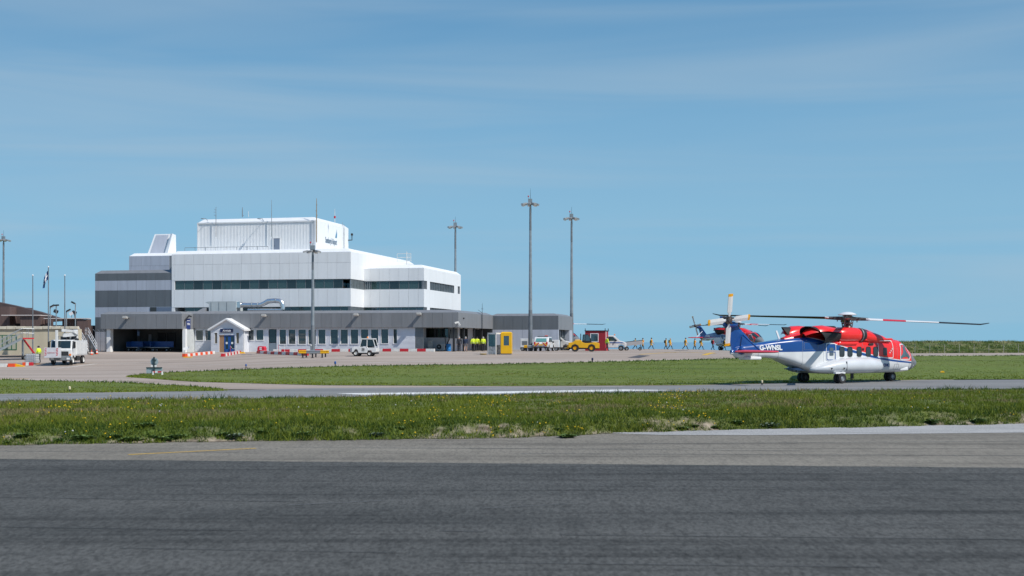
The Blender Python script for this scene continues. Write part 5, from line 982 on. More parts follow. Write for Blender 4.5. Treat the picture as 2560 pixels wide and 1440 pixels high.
# baggage trolleys in the bay
for k, (x, b, L, lb) in enumerate(((337, 0.5, 1.6, 'short dark blue baggage trolley in the bay shade, left of the long one'), (372, 1.8, 2.0, 'dark blue baggage trolley with drawbar in the middle of the bay'), (405, .6, 2.6, 'long dark blue baggage trolley in the shaded baggage bay'))):
    p = TW(LA(x, b), b); t = thing('baggage_trolley', lb, 'trolley', p, -TH); MB().bx(-L / 2, L / 2, -.6, .6, .45, .55).build('deck', GALV, t); MB().bx(-L / 2, L / 2, .5, .56, .55, 1.25).build('back_panel', BLUE, t); MB().bx(-L / 2, -L / 2 + .06, -.6, .56, .55, 1.2).build('end_panel', BLUE, t)
    for x_ in (-L * .35, L * .35):
        for y in (-.5, .5): wheel(t, x_, y, .2, .2, .12)

# ------------------------------------------------------------------ red and white blocks
BLK = {}
def block_at(p, rot, col, L, label, group, hh=.34):
    key = (col.name, round(L, 2), hh)
    if key not in BLK: BLK[key] = MB().exx([(-.2, 0), (-.17, hh), (.17, hh), (.2, 0)], -L / 2, L / 2).mesh('barrier_block', col, bevel=.02)
    o = obj('barrier_block', BLK[key], None, p); o.rotation_euler = (0, 0, rot); tag(o, label, 'barrier', group)
def block_row(A, B, n, cols, names, where, group, fill=.97, hh=.34):
    d = B - A; rot = math.atan2(d.y, d.x); L = d.length / n * fill
    for k in range(n):
        q = A.lerp(B, (k + .5) / n); q.z = hgt(q.x, q.y); c = k % 2; block_at(q, rot, cols[c], L, '%s barrier block in the %s' % (names[c], where), group + ', ' + names[c], hh)
def gy(x, Y): return at(x, Y)
block_row(G(459, 892.5), at(534, 149.5), 12, (ORED, WPL), ('orange-red', 'white'), 'row leading to the left of the arrivals porch', 'row left of the porch')
block_row(G(556, 892), at(599, 149.8), 11, (RED, WPL), ('dark red', 'white'), 'row leading to the arrivals porch doors', 'row at the porch doors')
block_row(at(645, 148.5), G(768, 889.5), 13, (RED, WPL), ('red', 'white'), 'slanting row by the red bin', 'slanting row by the red bin')
A = TW(LA(684, -1.1), -1.1); B = TW(LA(1087, -1.1), -1.1); block_row(A, B, 19, (WPL, RED), ('white', 'red'), 'long row along the boarded terminal wall', 'long row along the terminal wall', .985)
for k, (x0, x1, c, nm) in enumerate(((-30, 20, WPL, 'white'), (20.5, 39, ORED, 'orange-red'))):
    a, b = G(x0, 917.5), G(x1, 917); q = (a + b) / 2; block_at(q, 0, c, (b - a).length * .98, 'long %s barrier block lying below the grey passenger steps' % nm, 'long blocks below the steps', .32)
a, b = G(39.5, 917), G(52, 916); t = tag(obj('barrier_ramp', MB().ext([(0, 0), (0, .3), ((b - a).length, .08), ((b - a).length, 0)], -.2, .2).mesh('barrier_ramp', YELB), None, a), 'yellow ramped end piece beside the long orange-red block', 'barrier')
for x, c, nm in ((62, ORED, 'orange-red'), (70, WPL, 'white'), (78, RED, 'dark red')): block_at(G(x, 914), R(5), c, .36, 'small %s block below the caged container' % nm, 'small blocks below the container', .32)
t = tag(obj('barrier_ramp', MB().ext([(-.45, 0), (-.45, .1), (.45, .1), (.45, 0)], -.18, .18).mesh('barrier_ramp', YELB), None, G(470, 894)), 'yellow flat foot piece at the near end of the orange-red row', 'barrier')
t = tag(obj('barrier_ramp', MB().ext([(-.5, 0), (-.5, .2), (.3, .2), (.5, .0)], -.2, .2).mesh('barrier_ramp', YEL), None, at(603, 149.2)), 'yellow ramped foot piece beside the porch downpipe', 'barrier')
# red bin, portable sign, chain posts
p = at(655, 149.6); t = thing('grit_bin', 'red plastic grit bin with white label against the terminal wall', 'bin', p, R(-12)); MB().ext([(-.42, 0), (-.46, .55), (-.34, .8), (.34, .8), (.46, .55), (.42, 0)], -.35, .35).build('tub', mat('bin_red', (.70, .03, .06), .4), t, bevel=.04); MB().bx(-.16, .12, -.372, -.35, .4, .68).build('label_sheet', TRIM, t); MB().bx(-.46, .46, -.38, .36, .54, .58).build('lid_rim', RED, t)
p = at(465, 147.5); t = thing('portable_sign', 'small white sign board tilted on two legs beside the baggage bay', 'sign', p, R(10)); MB().obx((0, 0, .72), (.62, .03, .3), (R(-12), R(-14), 0)).build('board', TRIM, t); MB().obx((.28, .0, .84), (.1, .06, .34), (0, R(20), 0)).build('board_edge', LGREY, t)
for x in (-.22, .2): MB().tube([(x, 0, 0), (x + .02, 0, .65)], .015, 5).build('leg', GALV, t)
for x, Y, lb in ((576, 149.6, 'red and white chain stand by the arrivals porch doors'), (696, 150, 'red and white chain stand outside the grey side door')):
    t = thing('chain_stand', lb, 'chain stand', at(x, Y)); MB().tube([(0, 0, 0), (0, 0, .95)], .025, 6).build('post', RED, t); MB().tube([(.75, 0, 0), (.7, 0, .95)], .025, 6).build('post', WPL, t); MB().tube([(0, 0, .9), (.2, 0, .62), (.36, 0, .55), (.52, 0, .62), (.7, 0, .9)], .018, 5).build('chain', WPL, t); MB().bx(-.15, .15, -.15, .15, 0, .04).build('foot', BLACK, t)

# ------------------------------------------------------------------ sign back at the tip of the grass, edge lights, markers
p = G(385, 937); t = thing('taxiway_sign', 'back of a grey taxiway sign with round disc on a dark post', 'sign', p, R(-3)); SB = mat('sign_back_grey', (.34, .42, .46), .6, var=.08, scale=3)
MB().bx(-.055, .055, -.05, .05, 0, 1.36).build('post', mat('dark_teal_post', (.03, .055, .065), .5), t); MB().lathe([(.01, .06), (.31, .06), (.31, .085), (.01, .085)], (0, 0, 1.0), 'y', 22).build('round_disc', SB, t); MB().bx(-.62, .62, .06, .1, .12, .58).build('lower_board', SB, t); MB().bx(-.62, .62, -.0, .06, .53, .58).build('board_rail', MATS['dark_teal_post'], t)
for z in (.66, .8, 1.12): MB().bx(-.17, .17, .0, .055, z, z + .04).build('bracket', MATS['dark_teal_post'], t)
for x in (-.16, .13): MB().lathe([(.01, -.04), (.09, -.04), (.07, .06), (.01, .06)], (x, 0, .67), 'y', 12).build('lamp', TRIM, t)
p = G(391, 940); t = thing('trestle', 'small red and white trestle in front of the taxiway sign', 'trestle', p); MB().bx(-.3, .45, -.03, .03, .25, .36).build('bar', RED, t); MB().bx(-.1, .1, -.033, -.03, .25, .36).build('white_band', TRIM, t)
for x in (-.27, .4): MB().bx(x, x + .07, -.12, .12, 0, .34).build('leg', TRIM, t)
def edge_light(x, y, lb, m=BLUE, s=1.0):
    t = thing('edge_light', lb, 'edge light', G(x, y)); t.scale = [s] * 3; MB().lathe([(.12, 0), (.12, .04), (.04, .06), (.04, .2)], n=10).build('stem', DARK, t); MB().lathe([(.07, .2), (.08, .24), (.07, .36), (.02, .4)], n=12).build('lens', m, t, True)
edge_light(838, 916.5, 'blue edge light post on the grass below the baggage tug', BLUE, 1.15); edge_light(615, 920.5, 'blue edge light post on the grass below the arrivals porch', BLUE, .9); edge_light(1481, 907, 'dark blue edge light post on the grass below the yellow tractor', NAVY, 1.15)
edge_light(174, 981, 'pale edge light on the grass wedge beside the taxiway', mat('pale_lens', (.7, .62, .42), .3), .8); edge_light(1905, 963.5, 'pale edge light by the taxiway behind the helicopter tail', MATS['pale_lens'], .8)
p = G(2355, 934); t = thing('marker_board', 'yellow ground marker in the grass ahead of the near helicopter', 'marker', p); MB().ext([(-.16, 0), (-.14, .14), (-.04, .2), (.1, .2), (.16, .1), (.17, 0)], -.12, .12).build('body', YELB, t); MB().bx(-.1, .12, -.125, -.12, .04, .09).build('dark_band', BLACK, t)
# fence along the dune bank
fp = [G(x, 883.0) for x in range(2250, 3000, 37)]; ft = thing('wire_fence', 'post and wire fence along the foot of the dune bank', 'fence', fp[0])
for q in fp: MB().tube([(0, 0, 0), (.02, 0, 1.2)], .028, 5).build('fence_post', mat('weathered_post', (.42, .40, .35), .9), ft, loc=q - fp[0])
for dz in (.5, .85, 1.2):
    MB().tube([q - fp[0] + Vector((0, 0, dz)) for q in fp], .004, 4).build('wire', GALV, ft)
# ------------------------------------------------------------------ helicopter (x forward, y left, z up, origin between the main wheels)
def livery():
    m = bpy.data.materials.new('helicopter_livery'); m.use_nodes = True; t = m.node_tree; b = t.nodes['Principled BSDF']; N = t.nodes.new; L = t.links.new
    b.inputs['Roughness'].default_value = .28; b.inputs['Coat Weight'].default_value = .6; b.inputs['Coat Roughness'].default_value = .08
    tc = N('ShaderNodeTexCoord'); sp = N('ShaderNodeSeparateXYZ'); L(tc.outputs['Object'], sp.inputs[0])
    mr = N('ShaderNodeMapRange'); mr.inputs[1].default_value = -9; mr.inputs[2].default_value = 9; L(sp.outputs[0], mr.inputs[0])
    def curve(pts):
        c = N('ShaderNodeFloatCurve'); cu = c.mapping.curves[0]; pts = sorted(((x + 9) / 18, z / 4) for x, z in pts)
        cu.points[0].location = pts[0]; cu.points[-1].location = pts[-1]
        for p in pts[1:-1]: cu.points.new(*p)
        c.mapping.update(); L(mr.outputs[0], c.inputs['Value']); k = N('ShaderNodeMath'); k.operation = 'MULTIPLY'; k.inputs[1].default_value = 4; L(c.outputs[0], k.inputs[0]); return k.outputs[0]
    def above(sock, off):
        a = N('ShaderNodeMath'); a.operation = 'ADD'; a.inputs[1].default_value = off; L(sock, a.inputs[0]); g = N('ShaderNodeMath'); g.operation = 'GREATER_THAN'; L(sp.outputs[2], g.inputs[0]); L(a.outputs[0], g.inputs[1]); return g.outputs[0]
    zr = [(-9, 3.9), (-3.2, 3.4), (-2.2, 2.98), (-1, 2.72), (.3, 2.44), (1.5, 2.17), (2.8, 1.9), (4, 1.68), (5.5, 1.48), (7.2, 1.34), (9, 1.2)]
    zb = [(-9, 1.92), (-5, 1.95), (-.8, 2.0), (-.1, 2.02), (.5, 2.04), (1.5, 1.93), (2.8, 1.68), (4, 1.48), (5.5, 1.30), (7.2, 1.18), (9, 1.05)]
    cr, cb = curve(zr), curve(zb)
    def mixc(f, a, bcol):
        x = N('ShaderNodeMix'); x.data_type = 'RGBA'; L(f, x.inputs[0])
        if isinstance(a, tuple): x.inputs[6].default_value = (*a, 1)
        else: L(a, x.inputs[6])
        x.inputs[7].default_value = (*bcol, 1); return x.outputs[2]
    W, B, RD = (.74, .75, .76), (.006, .062, .26), (.86, .022, .016)
    c = mixc(above(cb, 0), W, B); c = mixc(above(cr, -.055), c, W); c = mixc(above(cr, 0), c, RD)
    n = N('ShaderNodeTexNoise'); n.inputs['Scale'].default_value = 1.6; n.inputs['Detail'].default_value = 5; L(tc.outputs['Object'], n.inputs[0]); r = N('ShaderNodeMapRange'); r.inputs[1].default_value = .3; r.inputs[2].default_value = .7; r.inputs[3].default_value = .90; r.inputs[4].default_value = 1.03; L(n.outputs[0], r.inputs[0])
    mm = N('ShaderNodeMix'); mm.data_type = 'RGBA'; mm.blend_type = 'MULTIPLY'; mm.inputs[0].default_value = 1; L(c, mm.inputs[6]); L(r.outputs[0], mm.inputs[7]); L(mm.outputs[2], b.inputs['Base Color']); return m
LIV = livery(); HRED = mat('helicopter_red', (.86, .022, .016), .28, var=.04, coat=.6); HBLUE = mat('helicopter_blue', (.006, .062, .26), .28, var=.05, coat=.6); HWHITE = mat('helicopter_white', (.78, .79, .80), .3, var=.04, coat=.5)
HGREY = mat('nose_grey', (.17, .18, .20), .5); SOOT = mat('exhaust_black', (.012, .012, .013), .7); HGL = mat('cabin_glass', (.03, .04, .048), .08, var=.1, spec=.7); HGLL = mat('cockpit_glass', (.08, .13, .155), .06, var=.3, scale=1.5, spec=.8); BLADEB = mat('blade_black', (.022, .022, .025), .5); BLADEW = mat('blade_white', (.72, .72, .72), .4); BLADER = mat('blade_red', (.62, .03, .05), .4); TIPO = mat('tip_orange', (.85, .40, .02), .4); HUBM = mat('hub_metal', (.16, .13, .12), .45, .5, var=.3, scale=6)
SEC = [(8.62, .05, 1.14, 1.24, 2), (8.5, .2, 1.0, 1.38, 2.1), (8.25, .36, .86, 1.56, 2.2), (7.85, .57, .72, 1.82, 2.4), (7.3, .8, .64, 2.18, 2.7), (6.8, .93, .6, 2.5, 3), (6.3, 1.01, .58, 2.73, 3.3), (5.5, 1.06, .57, 2.84, 3.6), (3, 1.07, .57, 2.88, 4.4), (0, 1.07, .57, 2.92, 4.6), (-1.0, 1.06, .62, 2.92, 5.5), (-2.0, 1.0, .92, 2.88, 6), (-3.0, .86, 1.26, 2.79, 6), (-4.0, .64, 1.54, 2.68, 5), (-5.0, .46, 1.62, 2.57, 3.5), (-6.0, .36, 1.62, 2.47, 2.5), (-6.7, .29, 1.60, 2.38, 2.4), (-7.15, .2, 1.66, 2.25, 2.2), (-7.35, .08, 1.82, 2.1, 2)]
def sec(x):
    S = SEC[::-1]
    for a, b in zip(S, S[1:]):
        if x <= b[0]: f = max(0, (x - a[0]) / (b[0] - a[0])); return [a[i] + (b[i] - a[i]) * f for i in range(1, 5)]
    return list(S[-1][1:])
def surf(x, ph, off=0.0):
    w_, zb, zt, n = sec(x); c, s = math.cos(ph), math.sin(ph); y = math.copysign(abs(c) ** (2 / n), c) * (w_ + off); z = (zb + zt) / 2 + math.copysign(abs(s) ** (2 / n), s) * ((zt - zb) / 2 + off); return (x, y, z)
def sidey(x, z, off=0.0):
    w_, zb, zt, n = sec(x); q = min(.999, abs((z - (zb + zt) / 2) / ((zt - zb) / 2))); return w_ * (1 - q ** n) ** (1 / n) + off
heli = thing('helicopter', 'red, white and blue helicopter on the taxiway, rear quarter view with dark exhaust', 'helicopter', (0, 0, 0))
xsn = sorted(set([s[0] for s in SEC] + [x * .25 for x in range(-30, 34)])); NR = 40
body = MB().loft([[surf(x, 2 * math.pi * k / NR) for k in range(NR)] for x in xsn]).build('fuselage', LIV, heli, True, sharp=60)
MB().loft([[surf(x, 2 * math.pi * k / 24, .008) for k in range(24)] for x in (8.62, 8.5, 8.25, 7.95, 7.7, 7.4)]).build('nose_cone', HGREY, body, True)
def rr(x0, x1, z0, z1, r, n=4):                    # rounded rectangle outline in (x,z)
    o = []
    for cx, cz, a0 in ((x1 - r, z1 - r, 0), (x0 + r, z1 - r, 90), (x0 + r, z0 + r, 180), (x1 - r, z0 + r, 270)): o += [(cx + r * math.cos(R(a0 + 90 * k / n)), cz + r * math.sin(R(a0 + 90 * k / n))) for k in range(n + 1)]
    return o
def patch(out, s, off): return [(x, s * sidey(x, z, off), z) for x, z in out]
def plate(name, out, s, m, par, off=.014):
    n = len(out); cx, cz = sum(p[0] for p in out) / n, sum(p[1] for p in out) / n; v = patch(out, s, off) + patch([(cx + (x - cx) * .5, cz + (z - cz) * .5) for x, z in out], s, off) + patch([(cx, cz)], s, off); f = [(i, (i + 1) % n, (i + 1) % n + n, i + n) for i in range(n)] + [(i + n, (i + 1) % n + n, 2 * n) for i in range(n)]
    return MB().add(v, f).build(name, m, par, True)
def ring(name, out, wd, s, m, par, off=.018):
    n = len(out); cx, cz = sum(p[0] for p in out) / n, sum(p[1] for p in out) / n; inn = []
    for x, z in out: d = Vector((x - cx, z - cz)); L_ = d.length; inn.append((cx + d.x * (1 - wd / L_ * 1.2), cz + d.y * (1 - wd / L_ * 1.2)))
    o2, i2 = [], []
    for k in range(n):
        for q in range(4): f = q / 4; a, b = out[k], out[(k + 1) % n]; o2.append((a[0] + (b[0] - a[0]) * f, a[1] + (b[1] - a[1]) * f)); a, b = inn[k], inn[(k + 1) % n]; i2.append((a[0] + (b[0] - a[0]) * f, a[1] + (b[1] - a[1]) * f))
    n = len(o2); return MB().add(patch(o2, s, off) + patch(i2, s, off), [(i, (i + 1) % n, (i + 1) % n + n, i + n) for i in range(n)]).build(name, m, par)
for s in (-1, 1):
    for x in (.72, 1.42, 2.24, 3.06, 3.72):
        wdw = plate('cabin_window', rr(x - .2, x + .2, 1.66, 2.26, .12), s, HGL, body, .012); ring('window_seal', rr(x - .22, x + .22, 1.64, 2.28, .13), .04, s, BLACK, wdw)
    d = ring('cabin_door', rr(3.95, 5.35, 1.55, 2.66, .06), .045, s, HWHITE, body); plate('cabin_window', rr(4.42, 4.78, 1.7, 2.22, .1), s, HGL, body, .012)
    d = ring('rear_door', rr(-.66, .2, 1.42, 2.5, .1), .045, s, HWHITE if s else HBLUE, body); plate('cabin_window', rr(-.36, -.02, 1.72, 2.22, .05), s, mat('rear_pane', (.10, .13, .16), .1), body, .012); ring('door_edge', rr(-.62, .16, 1.44, 1.98, .1), .05, s, HBLUE, d, .022)
    cw = [(6.1, 1.5), (7.05, 1.5), (7.12, 1.62), (6.62, 2.3), (6.5, 2.38), (6.15, 2.38)]; w1 = plate('cockpit_side_window', cw, s, HGLL, body, .014); ring('window_frame', [(6.02, 1.42), (7.1, 1.42), (7.22, 1.6), (6.66, 2.38), (6.52, 2.46), (6.07, 2.46)], .06, s, HWHITE, w1, .02)
    ws = []
    for x in (7.55, 7.3, 7.05, 6.8, 6.55, 6.38): ws.append([surf(x, R(a) if s > 0 else R(180 - a), .014) for a in (40, 52, 64, 76, 87)])
    MB().add([p for r_ in ws for p in r_], [(j * 5 + i, j * 5 + i + 1, (j + 1) * 5 + i + 1, (j + 1) * 5 + i) for j in range(5) for i in range(4)]).build('windscreen', HGL, body, True)
    # sponson
    SP = []
    for x, w_, zb, zt in ((4.35, .05, .95, 1.05), (4.2, .3, .78, 1.28), (3.8, .55, .66, 1.48), (3.0, .72, .6, 1.6), (1.8, .8, .58, 1.62), (.6, .8, .58, 1.58), (-.4, .74, .6, 1.42), (-1.2, .55, .66, 1.2), (-1.7, .3, .74, 1.02), (-1.9, .08, .82, .92)): SP.append([(x, s * (.98 + w_ * max(0, math.cos(2 * math.pi * k / 24)) ** .7 if math.cos(2 * math.pi * k / 24) > 0 else .9), (zb + zt) / 2 + (zt - zb) / 2 * math.sin(2 * math.pi * k / 24)) for k in range(24)])
    spn = MB().loft(SP).build('sponson', mat('sponson_pale_grey', (.60, .63, .66), .35, var=.05, coat=.4), heli, True, sharp=70); MB().bx(.45, .462, min(s * 1.2, s * 1.784), max(s * 1.2, s * 1.784), .8, 1.36).build('panel_seam', HGREY, spn); MB().bx(-.5, .35, min(s * 1.5, s * 1.74), max(s * 1.5, s * 1.74), .60, .70).build('gear_fairing', HWHITE, spn, bevel=.02)
    for x in (-.9, .1): MB().add([(x, s * (1.72 if x < 0 else 1.795), .98), (x + .2, s * (1.74 if x < 0 else 1.795), .98), (x + .05, s * (1.70 if x < 0 else 1.79), .84)], [(0, 1, 2)]).build('vent', BLACK, spn)
    # engine: nacelle, intake ring, front fairing, exhaust
    ey, ez = s * .86, 3.02
    def cring(x, r, sy=1.0, sz=1.0, dy=0, dz=0, n=22): return [(x, ey + dy + r * sy * math.cos(2 * math.pi * k / n), ez + dz + r * sz * math.sin(2 * math.pi * k / n)) for k in range(n)]
    en = MB().loft([cring(.45, .38), cring(.6, .45), cring(1.0, .48), cring(1.9, .48), cring(2.25, .45), cring(2.36, .38)]).build('engine_nacelle', HRED, heli, True, sharp=50)
    MB().loft([cring(2.3, .36), cring(2.36, .42), cring(2.62, .44), cring(2.8, .38), cring(2.86, .3)]).build('intake_ring', BLACK, en, True); MB().loft([cring(2.4, .46), cring(2.46, .46)]).build('intake_lip', GALV, en, True)
    MB().loft([cring(2.75, .30, dz=-.05), cring(3.1, .36, dz=-.12), cring(3.8, .34, dz=-.2), cring(4.5, .24, dz=-.28), cring(5.0, .08, dz=-.32)]).build('intake_fairing', HRED, en, True)
    MB().ext([(.3, 2.38), (.5, 2.62), (2.2, 2.62), (2.0, 2.38)], min(s * .9, s * 1.14), max(s * .9, s * 1.14)).build('lower_cowl', HRED, en, bevel=.08)
    ex = MB(); rg = [cring(.5, .40), cring(-.2, .46, dy=s * .06), cring(-.9, .52, dy=s * .14, dz=-.02)]; last = [(x - .35 - .75 * (1 - (y - ey) * s) - (z - ez) * .9, y + s * .1, z) for x, y, z in cring(-.9, .56, dy=s * .14, dz=-.05)]
    ex.loft(rg + [last], 0, False); ex.loft([cring(.3, .36)], 0, True); eb = ex.build('exhaust_duct', SOOT, en, True)
    hd = []
    for x, r, dy, dz, tilt in ((.5, .47, 0, 0, 0), (-.3, .55, .08, .04, 0), (-1.0, .62, .16, .06, 0), (-1.6, .60, .16, .04, 0), (-2.1, .46, .1, -.04, 0), (-2.45, .24, 0, -.14, 0)):
        hd.append([(x + (.0 if k < 7 else -.08 * 0), ey + s * dy + s * r * math.cos(R(14 + 174 * k / 12)), ez + dz + .04 + r * .80 * math.sin(R(14 + 174 * k / 12))) for k in range(13)])
    v = [p for r_ in hd for p in r_]; vi = [(p[0], ey + (p[1] - ey) * .94, ez + (p[2] - ez) * .94 - .01) for p in v]; f1 = [(j * 13 + i, j * 13 + i + 1, (j + 1) * 13 + i + 1, (j + 1) * 13 + i) for j in range(5) for i in range(12)]
    MB().add(v, f1).add(vi, f1).build('exhaust_hood', HRED, en, True); MB().bx(-.5, .2, min(ey - .1, ey + .25), max(ey - .1, ey + .25), ez + .44, ez + .56).build('hood_vent', BLACK, en)
    MB().ext([(2.3, 2.66), (2.4, 2.78), (5.2, 2.82), (5.3, 2.72)], min(s * .85, s * 1.12), max(s * .85, s * 1.12)).build('door_rail', HRED, body, bevel=.03); MB().bx(3.95, 5.1, min(s * 1.08, s * 1.13), max(s * 1.08, s * 1.13), 2.64, 2.68).build('rail_trim', HWHITE, body)
    # undercarriage: main legs
    mb = MB(); mb.tube([(0, s * 1.45, .9), (0, s * 1.59, .34)], .07, 8); mb.tube([(.35, s * 1.3, .8), (.0, s * 1.59, .34)], .045, 6); mb.tube([(0, s * 1.36, .31), (0, s * 1.82, .31)], .05, 8); mb.build('main_leg', HGREY if s > 0 else HWHITE, heli, True)
    for dy in (-.17, .17): wheel(heli, 0, s * 1.59 + dy, .32, .32, .2, GALV if s < 0 else DARK, .5)
    for k in range(2): MB().lathe([(.01, 0), (.05, 0), (.05, .01), (.01, .01)], (-1.2 - .9 * k, s * (1.0 - .17 * k), 1.25 + .18 * k), 'y', 8).build('port', BLACK, body)
# skin joints and a service hatch line or two
SEAM = mat('skin_joint', (.22, .23, .25), .6)
for x in (5.75, 3.86, -.85, -2.5, -4.2, -5.6):
    MB().loft([[surf(xx, 2 * math.pi * k / 40, .004) for k in range(40)] for xx in (x - .007, x + .007)], 0, False).build('skin_joint', SEAM, body)
for s in (-1, 1):
    for x0, x1, z0, z1 in ((5.5, 5.95, .8, 1.15), (7.1, 7.45, .85, 1.2), (-2.4, -1.3, 2.1, 2.55), (2.55, 3.6, 2.32, 2.6)): ring('access_panel', rr(x0, x1, z0, z1, .03), .016, s, SEAM, body, .006)
# roof housing, mast, hub
DG = [(-3.3, .22, 2.85), (-2.4, .48, 3.08), (-1.2, .66, 3.28), (.2, .72, 3.42), (1.2, .74, 3.52), (2.6, .74, 3.52), (3.6, .72, 3.42), (4.3, .66, 3.22), (4.9, .56, 2.98), (5.35, .4, 2.82)]
MB().loft([[(x, w_ * math.copysign(abs(math.cos(R(180 * k / 16))) ** .6, math.cos(R(180 * k / 16))), 2.55 + (zt - 2.55) * abs(math.sin(R(180 * k / 16))) ** .6) for k in range(17)] for x, w_, zt in DG]).build('roof_housing', HRED, heli, True, sharp=60)
MB().bx(-.9, .2, -.25, .25, 3.25, 3.5).bx(.5, .9, -.4, .4, 3.42, 3.56).build('rear_cooler', SOOT, heli, bevel=.03)
hub = MB().lathe([(.34, 3.4), (.26, 3.6), (.18, 3.8), (.16, 4.1)], (2.3, 0, 0), n=16).lathe([(.3, 3.72), (.36, 3.74), (.36, 3.82), (.3, 3.84)], (2.3, 0, 0), n=18).lathe([(.2, 3.98), (.42, 4.0), (.42, 4.16), (.2, 4.2)], (2.3, 0, 0), n=16).build('rotor_mast', HUBM, heli, True)
for k in range(8): a = k * math.pi / 4 + .2; MB().tube([(2.3 + .3 * math.cos(a), .3 * math.sin(a), 3.5), (2.3 + .42 * math.cos(a + .2), .42 * math.sin(a + .2), 4.05)], .028, 6).build('pitch_link', HUBM if k % 2 else GALV, hub)
beanie = MB().lathe([(.02, 4.52), (.25, 4.50), (.48, 4.42), (.6, 4.33), (.58, 4.3), (.3, 4.32), (.12, 4.28), (.12, 4.15)], (2.3, 0, 0), n=24).build('hub_cap', HWHITE, hub, True); MB().lathe([(.1, 4.2), (.3, 4.21), (.3, 4.28), (.1, 4.29)], (2.3, .0, 0), n=16).build('absorber', HUBM, hub)
def blade_mesh():
    mb = MB(); st = [(.75, .16, 14), (1.15, .18, 14), (1.4, .52, 13), (2.2, .52, 11.5), (3.6, .52, 9), (5.6, .52, 5), (7.6, .52, 1.5), (8.1, .50, .5), (8.35, .40, 0), (8.58, .26, -.5)]; n = 10; rings = []
    for r, ch, pt in st:
        c, s = math.cos(R(pt)), math.sin(R(pt)); drop = .008 * max(0, r - 1) ** 1.15 - (.10 * ((r - 8.1) / .48) if r > 8.1 else 0); sw = -.22 * ((r - 8.1) / .48) if r > 8.1 else 0; ring_ = []
        for k in range(n): a = 2 * math.pi * k / n; u = ch * (.5 * math.cos(a)) + sw; v = (.09 * ch if r > 1.3 else .09) * math.sin(a); ring_.append((r, u * c - v * s, u * s + v * c - drop))
        rings.append(ring_)
    def band(r): return 1 if r < 2.0 else 2 if r < 3.5 else 1 if r < 5.5 else 0
    for (a, b), q in zip(zip(rings, rings[1:]), st):
        for i in range(n):
            j = (i + 1) % n; up = i < n // 2; mb.add([a[i], a[j], b[j], b[i]], [(0, 1, 2, 3)], band(q[0]) if up and i > 0 else (0 if q[0] > 1.3 else 1))
    mb.add(rings[-1], [tuple(range(n))]); return mb
def main_rotor(par, ang0, tilt=(0, 0), droop=0.0):
    for k in range(4):
        a = ang0 + k * math.pi / 2; me = BL; o = obj('rotor_blade', me, par, (2.3, 0, 4.08)); o.rotation_euler = Matrix.Rotation(R(tilt[0]), 3, 'X').to_4x4().to_euler(); M = Matrix.Rotation(R(tilt[1]), 4, 'Y') @ Matrix.Rotation(R(tilt[0]), 4, 'X') @ Matrix.Rotation(a, 4, 'Z') @ Matrix.Rotation(R(droop), 4, 'Y'); o.rotation_euler = M.to_euler()
        MB().tube([(.3, 0, 0), (.8, 0, 0), (1.3, 0, .0)], [.13, .11, .09], 10).bx(.35, .55, -.2, .2, -.12, .12).bx(.7, .85, -.16, .16, -.1, .1).tube([(.62, .25, -.22), (.62, .25, .05)], .03, 6).build('blade_root', HUBM, o)
BL = blade_mesh().mesh('rotor_blade', [BLADEB, BLADEW, BLADER], True, sharp=40)
# tail fin, rotor, stabiliser
FN = []
for z, x0, x1, th in ((1.62, -7.1, -6.3, .2), (1.85, -7.36, -5.9, .25), (2.2, -7.45, -5.5, .27), (2.5, -7.5, -5.75, .27), (3.0, -7.68, -6.3, .26), (3.6, -8.02, -7.0, .23), (3.95, -8.3, -7.55, .19), (4.12, -8.35, -7.9, .08)): FN.append([(x0 + (x1 - x0) * (.5 - .5 * math.cos(2 * math.pi * k / 16)), th * math.sin(2 * math.pi * k / 16) * (.55 + .45 * math.cos(2 * math.pi * k / 32)), z) for k in range(16)])
fin = MB().loft(FN).build('tail_fin', HBLUE, heli, True, sharp=60)
MB().lathe([(.02, -.55), (.14, -.5), (.17, -.2), (.2, .2), (.12, .5), (.02, .6)], (0, 0, 0), 'x', 14).build('gearbox', HBLUE, fin, True, loc=(-7.7, -.22, 3.62)); MB().lathe([(.02, -.26), (.18, -.2), (.2, .1), (.05, .3)], (0, 0, 0), 'z', 12).build('fin_fairing', HBLUE, fin, True, loc=(-6.9, -.30, 2.05))
tr = MB().lathe([(.02, -.42), (.12, -.4), (.16, -.3), (.26, -.28), (.26, -.16), (.14, -.1), (.14, .25)], (0, 0, 0), 'y', 16).build('tail_rotor_hub', HUBM, heli, True, loc=(-8.08, -.28, 3.95)); tr.rotation_euler = (R(14), 0, 0)
tb = MB(); tb.loft([[(-w_ / 2, -.02, r), (0, -.035, r), (w_ / 2, -.005, r), (w_ / 2, .005, r), (0, .03, r), (-w_ / 2, .01, r)] for r, w_ in ((.22, .12), (.42, .2), (.5, .36), (1.44, .36))], 0); tb.loft([[(-w_ / 2, -.02, r), (0, -.035, r), (w_ / 2, -.005, r), (w_ / 2, .005, r), (0, .03, r), (-w_ / 2, .01, r)] for r, w_ in ((1.44, .36), (1.58, .36), (1.6, .34))], 1); TBL = tb.mesh('tail_rotor_blade', [BLADEW, TIPO])
for k in range(4): o = obj('tail_rotor_blade', TBL, tr, (0, -.26, 0)); o.rotation_euler = (0, R(-7 + 90 * k), 0)
for k in range(4): a = R(38 + 90 * k); MB().tube([(.2 * math.cos(a), -.2, .2 * math.sin(a)), (.25 * math.cos(a), -.42, .25 * math.sin(a))], .05, 6).build('pitch_horn', HUBM, tr)
